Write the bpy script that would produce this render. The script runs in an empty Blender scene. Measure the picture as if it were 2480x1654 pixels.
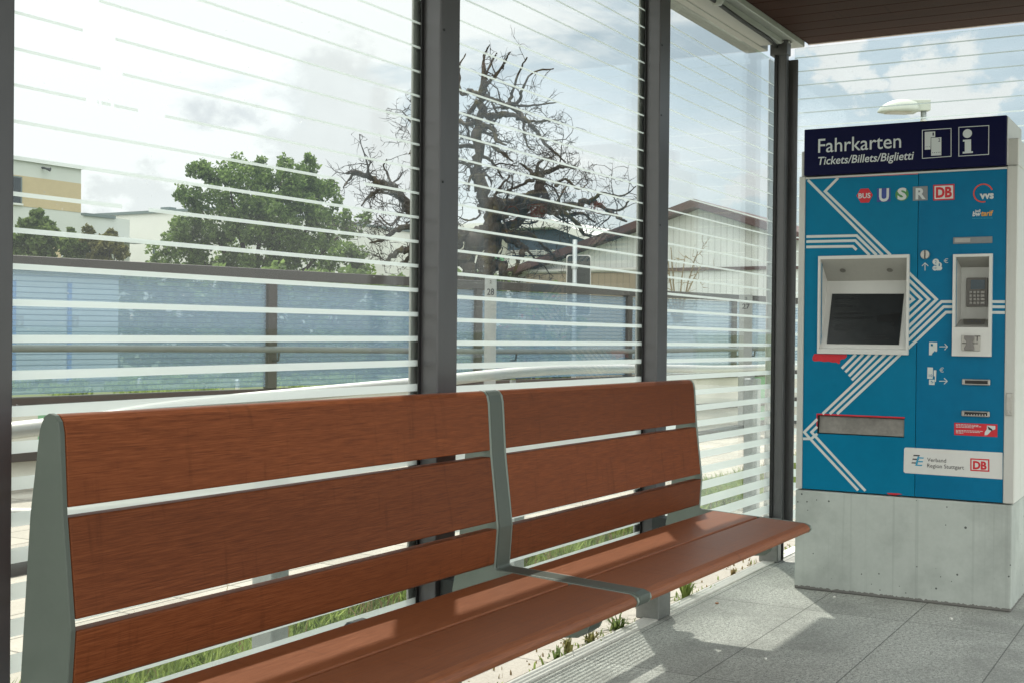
import bpy, bmesh, math, random
import numpy as np
from mathutils import Vector, Matrix

S = bpy.context.scene
COL = S.collection
R_ = math.radians

# ------------------------------------------------------------------ survey
# Camera station measured from the photograph (metres; x along the glass
# wall, y outwards through it, z up).  The helpers turn surveyed sight lines
# into points on known planes.
FPX, CX, CY, H = 3030.0, 1240.0, 827.0, 1.15
_yaw, _roll, _pit = R_(29.8), 0.0100, -math.atan(25 / FPX)
F0 = Vector((math.cos(_yaw), math.sin(_yaw), 0)); R0 = Vector((math.sin(_yaw), -math.cos(_yaw), 0)); U0 = Vector((0, 0, 1))
FW = F0 * math.cos(_pit) + U0 * math.sin(_pit)
_U1 = U0 * math.cos(_pit) - F0 * math.sin(_pit)
RT = R0 * math.cos(_roll) + _U1 * math.sin(_roll)
UP = _U1 * math.cos(_roll) - R0 * math.sin(_roll)
CAM = Vector((0, 0, H))

def ray(x, y): return FW + RT * ((x - CX) / FPX) - UP * ((y - CY) / FPX)
def onX(x, y, X): r = ray(x, y); return CAM + r * (X / r.x)
def onY(x, y, Y): r = ray(x, y); return CAM + r * (Y / r.y)
def onZ(x, y, Z): r = ray(x, y); return CAM + r * ((Z - H) / r.z)
def dep(x, y, d): return CAM + ray(x, y) * d
def onPlane(x, y, p, n):
    r = ray(x, y); t = (p - CAM).dot(n) / r.dot(n); return CAM + r * t

# ------------------------------------------------------------------ materials
def new_mat(name):
    m = bpy.data.materials.new(name); m.use_nodes = True
    nt = m.node_tree; nt.nodes.clear()
    out = nt.nodes.new('ShaderNodeOutputMaterial')
    return m, nt, out

def N(nt, t, **kw):
    n = nt.nodes.new(t)
    for k, v in kw.items():
        if k in n.inputs: n.inputs[k].default_value = v
        else: setattr(n, k, v)
    return n

def L(nt, a, b): nt.links.new(a, b)

def coords(nt, scale=(1, 1, 1), kind='Object'):
    tc = N(nt, 'ShaderNodeTexCoord'); mp = N(nt, 'ShaderNodeMapping')
    mp.inputs['Scale'].default_value = scale
    L(nt, tc.outputs[kind], mp.inputs['Vector'])
    return mp.outputs['Vector']

def ramp(nt, fac, stops):
    r = N(nt, 'ShaderNodeValToRGB'); e = r.color_ramp.elements
    while len(e) < len(stops): e.new(0.5)
    for i, (p, c) in enumerate(stops):
        e[i].position = p; e[i].color = (c[0], c[1], c[2], 1)
    L(nt, fac, r.inputs['Fac'])
    return r.outputs['Color']

def noise(nt, vec, scale=5, detail=4, rough=0.55, dist=0.0):
    n = N(nt, 'ShaderNodeTexNoise'); n.inputs['Scale'].default_value = scale
    n.inputs['Detail'].default_value = detail; n.inputs['Roughness'].default_value = rough
    n.inputs['Distortion'].default_value = dist
    L(nt, vec, n.inputs['Vector'])
    return n

def mixc(nt, fac, a, b, mode='MIX'):
    m = N(nt, 'ShaderNodeMix', data_type='RGBA', blend_type=mode)
    for s, v in ((m.inputs[0], fac), (m.inputs[6], a), (m.inputs[7], b)):
        if isinstance(v, (int, float)): s.default_value = v
        elif isinstance(v, (tuple, list)): s.default_value = (*v[:3], 1)
        else: L(nt, v, s)
    return m.outputs[2]

def math_(nt, op, a, b=None, clamp=False):
    m = N(nt, 'ShaderNodeMath', operation=op); m.use_clamp = clamp
    for i, v in enumerate((a, b)):
        if v is None: continue
        if isinstance(v, (int, float)): m.inputs[i].default_value = v
        else: L(nt, v, m.inputs[i])
    return m.outputs[0]

def bsdf(nt, out, color, rough=0.6, metal=0.0, bump=None, bstr=0.1, bdist=0.01, spec=0.5):
    b = N(nt, 'ShaderNodeBsdfPrincipled')
    for key, v in (('Base Color', color), ('Roughness', rough), ('Metallic', metal)):
        if isinstance(v, (int, float)): b.inputs[key].default_value = v
        elif isinstance(v, (tuple, list)): b.inputs[key].default_value = (*v[:3], 1)
        else: L(nt, v, b.inputs[key])
    b.inputs['Specular IOR Level'].default_value = spec
    if bump is not None:
        bn = N(nt, 'ShaderNodeBump'); bn.inputs['Strength'].default_value = bstr; bn.inputs['Distance'].default_value = bdist
        L(nt, bump, bn.inputs['Height']); L(nt, bn.outputs['Normal'], b.inputs['Normal'])
    L(nt, b.outputs['BSDF'], out.inputs['Surface'])
    return b

def simple(name, col, rough=0.6, metal=0.0, var=0.12, scale=6.0, stretch=(1, 1, 1), bump=0.05, spec=0.5):
    m, nt, out = new_mat(name)
    v = coords(nt, stretch)
    n1 = noise(nt, v, scale, 5, 0.6)
    n2 = noise(nt, v, scale * 9, 3, 0.6)
    lo = tuple(c * (1 - var) for c in col); hi = tuple(min(1, c * (1 + var)) for c in col)
    c = ramp(nt, n1.outputs['Fac'], [(0.3, lo), (0.7, hi)])
    c = mixc(nt, 0.35, c, ramp(nt, n2.outputs['Fac'], [(0.3, lo), (0.7, hi)]))
    rr = math_(nt, 'ADD', math_(nt, 'MULTIPLY', n1.outputs['Fac'], 0.2), rough - 0.1, True)
    bsdf(nt, out, c, rr, metal, n2.outputs['Fac'], bump, 0.002, spec)
    return m

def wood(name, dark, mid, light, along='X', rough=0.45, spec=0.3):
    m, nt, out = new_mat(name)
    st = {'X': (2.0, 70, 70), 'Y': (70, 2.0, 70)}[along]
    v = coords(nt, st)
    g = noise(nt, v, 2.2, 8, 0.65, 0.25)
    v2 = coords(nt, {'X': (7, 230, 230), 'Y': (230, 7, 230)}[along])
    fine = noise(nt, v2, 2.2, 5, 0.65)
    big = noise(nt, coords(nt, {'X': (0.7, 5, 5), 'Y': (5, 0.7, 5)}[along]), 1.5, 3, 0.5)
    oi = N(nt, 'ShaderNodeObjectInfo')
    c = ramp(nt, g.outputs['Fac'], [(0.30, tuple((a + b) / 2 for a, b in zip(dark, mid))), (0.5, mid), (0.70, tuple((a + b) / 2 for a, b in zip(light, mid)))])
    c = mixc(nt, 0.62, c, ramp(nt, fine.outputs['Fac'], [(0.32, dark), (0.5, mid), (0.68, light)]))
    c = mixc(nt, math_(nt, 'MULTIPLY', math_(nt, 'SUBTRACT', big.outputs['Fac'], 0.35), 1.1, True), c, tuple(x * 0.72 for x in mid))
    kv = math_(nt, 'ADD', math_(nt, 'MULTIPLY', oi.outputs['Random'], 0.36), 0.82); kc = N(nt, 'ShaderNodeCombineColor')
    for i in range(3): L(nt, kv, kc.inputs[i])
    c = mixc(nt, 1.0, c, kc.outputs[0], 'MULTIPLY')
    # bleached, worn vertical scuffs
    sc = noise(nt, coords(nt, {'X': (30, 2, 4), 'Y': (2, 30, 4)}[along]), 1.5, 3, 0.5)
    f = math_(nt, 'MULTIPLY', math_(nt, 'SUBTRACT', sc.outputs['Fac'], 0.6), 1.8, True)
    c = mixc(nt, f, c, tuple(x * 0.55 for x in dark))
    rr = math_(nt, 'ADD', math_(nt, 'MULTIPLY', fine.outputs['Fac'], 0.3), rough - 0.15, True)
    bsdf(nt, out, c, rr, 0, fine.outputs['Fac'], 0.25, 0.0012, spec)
    return m

def schlick(nt, f0=0.04):
    lw = N(nt, 'ShaderNodeLayerWeight'); lw.inputs['Blend'].default_value = 0.5
    return math_(nt, 'ADD', math_(nt, 'MULTIPLY', math_(nt, 'POWER', lw.outputs['Facing'], 5.0), 1 - f0), f0, True)

def glass_mat(name, tint=(0.946, 0.968, 0.963), refl=1.0, dirt=0.014):
    m, nt, out = new_mat(name)
    tr = N(nt, 'ShaderNodeBsdfTransparent'); tr.inputs['Color'].default_value = (*tint, 1)
    gl = N(nt, 'ShaderNodeBsdfGlossy'); gl.inputs['Roughness'].default_value = 0.02
    f = math_(nt, 'MULTIPLY', schlick(nt), refl, True)
    mx = N(nt, 'ShaderNodeMixShader'); L(nt, f, mx.inputs[0]); L(nt, tr.outputs[0], mx.inputs[1]); L(nt, gl.outputs[0], mx.inputs[2])
    df = N(nt, 'ShaderNodeBsdfTranslucent'); df.inputs['Color'].default_value = (0.8, 0.85, 0.85, 1)
    v = coords(nt, (1, 1, 1))
    n1 = noise(nt, v, 2.0, 5, 0.6)
    sp = noise(nt, v, 75, 2, 0.5)
    d1 = math_(nt, 'MULTIPLY', n1.outputs['Fac'], dirt, True)
    d2 = math_(nt, 'MULTIPLY', math_(nt, 'SUBTRACT', sp.outputs['Fac'], 0.735), 5.0, True)
    dd = math_(nt, 'ADD', d1, d2, True)
    m2 = N(nt, 'ShaderNodeMixShader'); L(nt, dd, m2.inputs[0]); L(nt, mx.outputs[0], m2.inputs[1]); L(nt, df.outputs[0], m2.inputs[2])
    L(nt, m2.outputs[0], out.inputs['Surface'])
    return m

def film_mat(name):
    m, nt, out = new_mat(name)
    tl = N(nt, 'ShaderNodeBsdfTranslucent'); tl.inputs['Color'].default_value = (0.90, 0.985, 0.975, 1)
    df = N(nt, 'ShaderNodeBsdfDiffuse'); df.inputs['Color'].default_value = (0.88, 0.96, 0.95, 1)
    mx = N(nt, 'ShaderNodeMixShader'); mx.inputs[0].default_value = 0.42
    L(nt, tl.outputs[0], mx.inputs[1]); L(nt, df.outputs[0], mx.inputs[2])
    tr = N(nt, 'ShaderNodeBsdfTransparent'); tr.inputs['Color'].default_value = (0.95, 0.99, 0.97, 1)
    m2 = N(nt, 'ShaderNodeMixShader'); m2.inputs[0].default_value = 0.12
    L(nt, mx.outputs[0], m2.inputs[1]); L(nt, tr.outputs[0], m2.inputs[2])
    L(nt, m2.outputs[0], out.inputs['Surface'])
    return m

def panel_mat(name):
    """windbreak glazing printed with fine dark lines, bluish"""
    m, nt, out = new_mat(name)
    tc = N(nt, 'ShaderNodeTexCoord'); sx = N(nt, 'ShaderNodeSeparateXYZ'); L(nt, tc.outputs['Object'], sx.inputs[0])
    z = math_(nt, 'FRACT', math_(nt, 'MULTIPLY', sx.outputs['Z'], 1 / 0.037))
    line = math_(nt, 'LESS_THAN', z, 0.2)
    tr = N(nt, 'ShaderNodeBsdfTransparent'); tr.inputs['Color'].default_value = (0.87, 0.92, 0.96, 1)
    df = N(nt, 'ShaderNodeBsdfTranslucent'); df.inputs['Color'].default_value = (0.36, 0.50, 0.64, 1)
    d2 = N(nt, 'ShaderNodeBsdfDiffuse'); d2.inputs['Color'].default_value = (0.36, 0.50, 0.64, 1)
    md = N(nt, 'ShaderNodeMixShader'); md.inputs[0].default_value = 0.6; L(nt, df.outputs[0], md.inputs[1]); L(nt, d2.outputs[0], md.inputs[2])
    mx = N(nt, 'ShaderNodeMixShader'); mx.inputs[0].default_value = 0.30  # bluish scatter mixed in, standing in for sky reflected by the panel
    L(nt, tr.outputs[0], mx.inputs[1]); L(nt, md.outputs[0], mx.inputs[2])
    dk = N(nt, 'ShaderNodeBsdfTransparent'); dk.inputs['Color'].default_value = (0.42, 0.50, 0.56, 1)
    mk = N(nt, 'ShaderNodeMixShader'); mk.inputs[0].default_value = 0.35; L(nt, dk.outputs[0], mk.inputs[1]); L(nt, d2.outputs[0], mk.inputs[2])
    m3 = N(nt, 'ShaderNodeMixShader'); L(nt, line, m3.inputs[0]); L(nt, mx.outputs[0], m3.inputs[1]); L(nt, mk.outputs[0], m3.inputs[2])
    gl = N(nt, 'ShaderNodeBsdfGlossy'); gl.inputs['Roughness'].default_value = 0.05
    m4 = N(nt, 'ShaderNodeMixShader'); L(nt, schlick(nt), m4.inputs[0]); L(nt, m3.outputs[0], m4.inputs[1]); L(nt, gl.outputs[0], m4.inputs[2])
    L(nt, m4.outputs[0], out.inputs['Surface'])
    return m

def leaf_mat(name, dark, light, trans=0.35):
    m, nt, out = new_mat(name)
    g = N(nt, 'ShaderNodeNewGeometry')
    n = noise(nt, coords(nt), 1.7, 4, 0.6)
    f = math_(nt, 'ADD', math_(nt, 'MULTIPLY', g.outputs['Random Per Island'], 0.42), math_(nt, 'MULTIPLY', n.outputs['Fac'], 0.58), True)
    c = ramp(nt, f, [(0.2, dark), (0.8, light)])
    b = N(nt, 'ShaderNodeBsdfPrincipled'); L(nt, c, b.inputs['Base Color']); b.inputs['Roughness'].default_value = 0.5
    b.inputs['Specular IOR Level'].default_value = 0.3
    t = N(nt, 'ShaderNodeBsdfTranslucent'); L(nt, c, t.inputs['Color'])
    mx = N(nt, 'ShaderNodeMixShader'); mx.inputs[0].default_value = trans
    L(nt, b.outputs[0], mx.inputs[1]); L(nt, t.outputs[0], mx.inputs[2]); L(nt, mx.outputs[0], out.inputs['Surface'])
    return m

def tile_mat(name, base, pitch, offs, joint=0.004, speck=0.3, rough=0.75, bump=0.25, stain=0.25, vary=0.1):
    """stone paving: joints on a grid in world metres, speckled grain, stains"""
    m, nt, out = new_mat(name)
    tc = N(nt, 'ShaderNodeTexCoord'); sx = N(nt, 'ShaderNodeSeparateXYZ'); L(nt, tc.outputs['Object'], sx.inputs[0])
    js = []; cells = []
    for ax, p, o in (('X', pitch[0], offs[0]), ('Y', pitch[1], offs[1])):
        a = math_(nt, 'DIVIDE', math_(nt, 'SUBTRACT', sx.outputs[ax], o - joint / 2), p)
        fr = math_(nt, 'FRACT', a); js.append(math_(nt, 'LESS_THAN', fr, joint / p)); cells.append(math_(nt, 'FLOOR', a))
    j = math_(nt, 'MAXIMUM', js[0], js[1])
    cv = N(nt, 'ShaderNodeCombineXYZ'); L(nt, cells[0], cv.inputs[0]); L(nt, cells[1], cv.inputs[1])
    wn = N(nt, 'ShaderNodeTexWhiteNoise'); L(nt, cv.outputs[0], wn.inputs['Vector'])
    v = tc.outputs['Object']
    sp = noise(nt, v, 190, 2, 0.7); sp2 = noise(nt, v, 70, 3, 0.6); st = noise(nt, v, 2.3, 6, 0.65, 0.4)
    lo = tuple(c * (1 - speck) for c in base); hi = tuple(min(1, c * (1 + speck)) for c in base)
    c = ramp(nt, sp.outputs['Fac'], [(0.36, lo), (0.64, hi)])
    c = mixc(nt, 0.4, c, ramp(nt, sp2.outputs['Fac'], [(0.35, lo), (0.65, hi)]))
    c = mixc(nt, math_(nt, 'MULTIPLY', math_(nt, 'SUBTRACT', st.outputs['Fac'], 0.42), 4 * stain, True), c, tuple(x * 0.55 for x in base))
    k = math_(nt, 'ADD', math_(nt, 'MULTIPLY', wn.outputs['Value'], 2 * vary), 1 - vary)
    kc = N(nt, 'ShaderNodeCombineColor')
    for i in range(3): L(nt, k, kc.inputs[i])
    c = mixc(nt, 1.0, c, kc.outputs[0], 'MULTIPLY')
    c = mixc(nt, math_(nt, 'MULTIPLY', j, 0.8), c, tuple(x * 0.22 for x in base))
    hgt = math_(nt, 'SUBTRACT', sp.outputs['Fac'], math_(nt, 'MULTIPLY', j, 2.0))
    bsdf(nt, out, c, rough, 0, hgt, bump, 0.002, 0.35)
    return m

def concrete_mat(name, base):
    m, nt, out = new_mat(name)
    tc = N(nt, 'ShaderNodeTexCoord'); v = tc.outputs['Object']
    a = noise(nt, v, 3.5, 6, 0.6); b = noise(nt, v, 26, 5, 0.65)
    c = ramp(nt, a.outputs['Fac'], [(0.38, tuple(x * 0.68 for x in base)), (0.58, base)])
    c = mixc(nt, 0.4, c, ramp(nt, b.outputs['Fac'], [(0.3, tuple(x * 0.8 for x in base)), (0.7, base)]))
    # formwork streaks running down
    s = noise(nt, coords(nt, (60, 60, 0.7)), 1.0, 2, 0.5)
    c = mixc(nt, math_(nt, 'MULTIPLY', math_(nt, 'SUBTRACT', s.outputs['Fac'], 0.58), 2.6, True), c, tuple(x * 0.62 for x in base))
    # blow holes
    vo = N(nt, 'ShaderNodeTexVoronoi'); vo.inputs['Scale'].default_value = 24; L(nt, v, vo.inputs['Vector'])
    pick = noise(nt, v, 4.0, 1, 0.5)
    r = math_(nt, 'MULTIPLY', math_(nt, 'SUBTRACT', pick.outputs['Fac'], 0.30), 0.62)
    hole = math_(nt, 'LESS_THAN', vo.outputs['Distance'], math_(nt, 'MULTIPLY', r, vo.outputs['Color']))
    c = mixc(nt, math_(nt, 'MULTIPLY', hole, 0.85), c, (0.04, 0.045, 0.045))
    # dirt splash band along the foot, ragged edge
    sx = N(nt, 'ShaderNodeSeparateXYZ'); L(nt, v, sx.inputs[0])
    rag = noise(nt, coords(nt, (45, 45, 6)), 1.0, 4, 0.7)
    band = math_(nt, 'LESS_THAN', sx.outputs['Z'], math_(nt, 'MULTIPLY', rag.outputs['Fac'], 0.030))
    c = mixc(nt, math_(nt, 'MULTIPLY', band, 0.75), c, (0.10, 0.085, 0.08))
    bsdf(nt, out, c, 0.8, 0, math_(nt, 'SUBTRACT', b.outputs['Fac'], hole), 0.25, 0.003, 0.3)
    return m

def siding_mat(name, base, pitch, axis='Y', groove=0.12):
    m, nt, out = new_mat(name)
    tc = N(nt, 'ShaderNodeTexCoord'); sx = N(nt, 'ShaderNodeSeparateXYZ'); L(nt, tc.outputs['Object'], sx.inputs[0])
    a = math_(nt, 'DIVIDE', sx.outputs[axis], pitch)
    fr = math_(nt, 'FRACT', a); g = math_(nt, 'LESS_THAN', fr, groove)
    cell = math_(nt, 'FLOOR', a); wn = N(nt, 'ShaderNodeTexWhiteNoise', noise_dimensions='1D'); L(nt, cell, wn.inputs['W'])
    n = noise(nt, coords(nt, (1, 1, 0.25)), 2.5, 5, 0.6)
    c = ramp(nt, n.outputs['Fac'], [(0.3, tuple(x * 0.85 for x in base)), (0.7, base)])
    c = mixc(nt, math_(nt, 'MULTIPLY', wn.outputs['Value'], 0.22), c, tuple(x * 0.7 for x in base))
    c = mixc(nt, math_(nt, 'MULTIPLY', g, 0.42), c, tuple(x * 0.3 for x in base))
    bsdf(nt, out, c, 0.7, 0, math_(nt, 'SUBTRACT', 1.0, g), 0.4, 0.02)
    return m

M = {}
M['post'] = simple('post_paint', (0.112, 0.111, 0.116), 0.42, 0.35, 0.10, 4, (1, 1, 0.3), 0.04)
M['post_light'] = simple('strip_paint', (0.40, 0.41, 0.385), 0.45, 0.3, 0.08, 4, (1, 1, 0.3), 0.04)
M['rubber'] = simple('rubber_seal', (0.012, 0.012, 0.013), 0.6)
M['foot'] = simple('foot_steel', (0.20, 0.21, 0.20), 0.5, 0.5, 0.18, 9)
M['glass'] = glass_mat('clear_glass')
M['film'] = film_mat('white_print')
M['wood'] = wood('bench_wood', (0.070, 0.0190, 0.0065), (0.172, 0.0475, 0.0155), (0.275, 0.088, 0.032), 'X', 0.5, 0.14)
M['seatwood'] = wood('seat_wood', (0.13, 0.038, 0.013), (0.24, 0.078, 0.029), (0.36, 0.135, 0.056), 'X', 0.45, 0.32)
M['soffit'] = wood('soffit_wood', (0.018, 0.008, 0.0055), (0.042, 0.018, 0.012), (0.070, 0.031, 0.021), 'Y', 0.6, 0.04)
M['sage'] = simple('sage_paint', (0.094, 0.112, 0.096), 0.45, 0.15, 0.07, 5, (1, 1, 1), 0.05, 0.3)
M['sage_highlight'] = simple('sage_highlight', (0.20, 0.235, 0.205), 0.38, 0.3, 0.07, 5)  # paler sage: rim highlights painted into the plate colour
M['dark'] = simple('dark_steel', (0.045, 0.05, 0.05), 0.5, 0.4, 0.15)
M['beam'] = simple('beam_paint', (0.37, 0.385, 0.355), 0.5, 0.1, 0.07, 3)
M['gutter'] = simple('gutter_paint', (0.34, 0.38, 0.345), 0.55, 0.1, 0.06, 3)
M['fascia'] = simple('fascia_paint', (0.62, 0.52, 0.49), 0.5, 0.1, 0.06, 3)
M['bolt'] = simple('bolt_steel', (0.45, 0.45, 0.43), 0.3, 0.9, 0.1)
M['floor'] = tile_mat('platform_stone', (0.405, 0.415, 0.38), (1.2, 0.415), (0.35, 1.110), 0.0045, 0.75, 0.75, 0.45, 0.75, 0.10)
M['kerb'] = tile_mat('kerb_stone', (0.60, 0.60, 0.55), (1.0, 5.0), (0.2, 0.1), 0.004, 0.15, 0.7, 0.2, 0.15, 0.04)
M['slabs'] = tile_mat('slab_stone', (0.32, 0.305, 0.265), (0.5, 0.42), (0.38, 2.06), 0.008, 0.18, 0.85, 0.3, 0.25, 0.10)
M['pavers'] = tile_mat('paver_stone', (0.36, 0.33, 0.28), (0.32, 0.32), (0.1, 0.05), 0.010, 0.16, 0.85, 0.3, 0.2, 0.12)
M['asphalt'] = simple('asphalt', (0.07, 0.07, 0.068), 0.9, 0, 0.2, 20)
M['soil'] = simple('soil_turf', (0.075, 0.10, 0.035), 0.95, 0, 0.35, 4)
M['concrete'] = concrete_mat('plinth_concrete', (0.47, 0.51, 0.475))
M['grass'] = leaf_mat('grass_blade', (0.09, 0.15, 0.025), (0.36, 0.44, 0.13), 0.5)
M['dry'] = leaf_mat('dry_stem', (0.16, 0.11, 0.05), (0.34, 0.27, 0.13), 0.3)
M['leaf'] = leaf_mat('tree_leaf', (0.04, 0.08, 0.018), (0.23, 0.32, 0.10), 0.55)
M['leaf2'] = leaf_mat('shrub_leaf', (0.04, 0.075, 0.02), (0.20, 0.26, 0.08), 0.5)
M['leaf3'] = leaf_mat('russet_leaf', (0.055, 0.068, 0.02), (0.25, 0.23, 0.085), 0.5)
M['pink'] = leaf_mat('pink_petal', (0.45, 0.03, 0.08), (0.75, 0.10, 0.16), 0.3)
M['galv'] = simple('galvanised', (0.40, 0.43, 0.43), 0.45, 0.6, 0.14, 12)
M['steelpipe'] = simple('polished_pipe', (0.72, 0.71, 0.68), 0.42, 0.5, 0.05, 8)
M['brown'] = simple('brown_steel', (0.046, 0.039, 0.034), 0.5, 0.25, 0.2, 5)
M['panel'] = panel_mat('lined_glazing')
M['cream'] = simple('cream_render', (0.62, 0.60, 0.52), 0.8, 0, 0.06, 3)
M['green_paint'] = simple('green_paint', (0.20, 0.42, 0.24), 0.7, 0, 0.1, 4)
M['white'] = simple('white_render', (0.70, 0.70, 0.66), 0.85, 0, 0.04, 1.5)
M['white2'] = simple('grey_render', (0.60, 0.62, 0.58), 0.85, 0, 0.04, 1.5)
M['ochre'] = simple('ochre_render', (0.54, 0.43, 0.26), 0.85, 0, 0.08, 1.2)
M['slate'] = simple('slate_trim', (0.16, 0.20, 0.20), 0.6, 0.2, 0.06, 2)
M['window'] = simple('dark_window', (0.03, 0.035, 0.04), 0.08, 0, 0.2, 2)
M['navyfac'] = simple('blue_facade', (0.05, 0.075, 0.105), 0.4, 0.2, 0.15, 0.6)
M['shed'] = siding_mat('shed_siding', (0.72, 0.75, 0.73), 0.145)
M['boards'] = siding_mat('weathered_boards', (0.33, 0.27, 0.19), 0.16)
M['rust'] = simple('rust_trim', (0.085, 0.045, 0.042), 0.7, 0, 0.2, 4)
M['locker'] = siding_mat('locker_sheet', (0.55, 0.60, 0.62), 0.20, 'Z', 0.06)
M['lockerblue'] = simple('locker_blue', (0.05, 0.17, 0.48), 0.5)
M['plate'] = simple('number_plate', (0.27, 0.285, 0.275), 0.5)
M['ink'] = simple('dark_ink', (0.03, 0.03, 0.035), 0.6)
M['bark'] = None
def bark(name):
    m, nt, out = new_mat(name)
    v = coords(nt)
    a = noise(nt, v, 3.5, 5, 0.6); b = noise(nt, coords(nt, (14, 14, 3)), 1.5, 4, 0.6); c3 = noise(nt, v, 1.3, 4, 0.6)
    c = ramp(nt, b.outputs['Fac'], [(0.3, (0.018, 0.014, 0.012)), (0.7, (0.075, 0.058, 0.046))])
    c = mixc(nt, math_(nt, 'MULTIPLY', math_(nt, 'SUBTRACT', a.outputs['Fac'], 0.5), 4, True), c, (0.10, 0.08, 0.022))
    c = mixc(nt, math_(nt, 'MULTIPLY', math_(nt, 'SUBTRACT', c3.outputs['Fac'], 0.60), 2.5, True), c, (0.085, 0.035, 0.024))
    bsdf(nt, out, c, 0.9, 0, b.outputs['Fac'], 0.6, 0.02, 0.2)
    return m
M['bark'] = bark('mossy_bark')
M['twig'] = simple('twig_bark', (0.032, 0.025, 0.021), 0.9, 0, 0.3, 3)
# ticket machine
M['mblue'] = simple('panel_blue', (0.0003, 0.165, 0.300), 0.36, 0, 0.11, 2.2, (1, 1, 1), 0.02, 0.14)
M['mblue2'] = simple('panel_blue_door', (0.0003, 0.145, 0.285), 0.36, 0, 0.11, 2.2, (1, 1, 1), 0.02, 0.14)
M['navy'] = simple('navy_sign', (0.0015, 0.003, 0.034), 0.4, 0, 0.08, 3, (1, 1, 1), 0.01, 0.12)
M['mgrey'] = simple('cabinet_grey', (0.52, 0.52, 0.485), 0.45, 0.1, 0.05, 4, (1, 1, 1), 0.03)
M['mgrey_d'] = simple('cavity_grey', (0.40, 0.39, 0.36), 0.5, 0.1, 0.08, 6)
M['mwhite'] = simple('bezel_white', (0.64, 0.64, 0.61), 0.4, 0, 0.04, 5, (1, 1, 1), 0.02)
M['mline'] = simple('white_line', (0.58, 0.62, 0.60), 0.5, 0, 0.05, 8, (1, 1, 1), 0.01)
M['mtext'] = simple('white_text', (0.58, 0.62, 0.62), 0.5, 0, 0.03, 8, (1, 1, 1), 0.01)
M['screen'] = simple('dark_screen', (0.022, 0.025, 0.027), 0.2, 0, 0.2, 5)
M['ghost'] = simple('screen_ghost', (0.006, 0.007, 0.008), 0.3, 0, 0.2, 5)
M['red'] = simple('red_paint', (0.55, 0.012, 0.025), 0.45, 0, 0.12, 14)
M['steel'] = simple('brushed_steel', (0.42, 0.41, 0.38), 0.38, 0.7, 0.18, 10)
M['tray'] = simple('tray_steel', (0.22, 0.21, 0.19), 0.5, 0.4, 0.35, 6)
M['black'] = simple('slot_black', (0.01, 0.01, 0.01), 0.5)
M['ublue'] = simple('badge_blue', (0.03, 0.06, 0.28), 0.45)
M['sgreen'] = simple('badge_green', (0.06, 0.24, 0.07), 0.45)
M['rgrey'] = simple('badge_grey', (0.20, 0.22, 0.23), 0.45)
M['orange'] = simple('orange_ink', (0.62, 0.30, 0.05), 0.5)
M['ringred'] = simple('ring_red', (0.60, 0.06, 0.03), 0.5)
M['cyan'] = simple('cyan_ink', (0.02, 0.28, 0.45), 0.5)
M['lcd'] = simple('lcd_blue', (0.05, 0.09, 0.12), 0.2)
M['keypad'] = simple('keypad_grey', (0.20, 0.19, 0.18), 0.5)
M['key'] = simple('key_steel', (0.36, 0.35, 0.33), 0.4, 0.4)
M['lamp'] = simple('lamp_shell', (0.44, 0.47, 0.41), 0.4, 0, 0.05, 4)
M['lampglass'] = simple('lamp_lens', (0.42, 0.40, 0.33), 0.3, 0, 0.1, 6)
M['paper'] = simple('white_scrap', (0.75, 0.75, 0.70), 0.8)
M['brownleaf'] = simple('brown_scrap', (0.30, 0.15, 0.08), 0.8)

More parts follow.
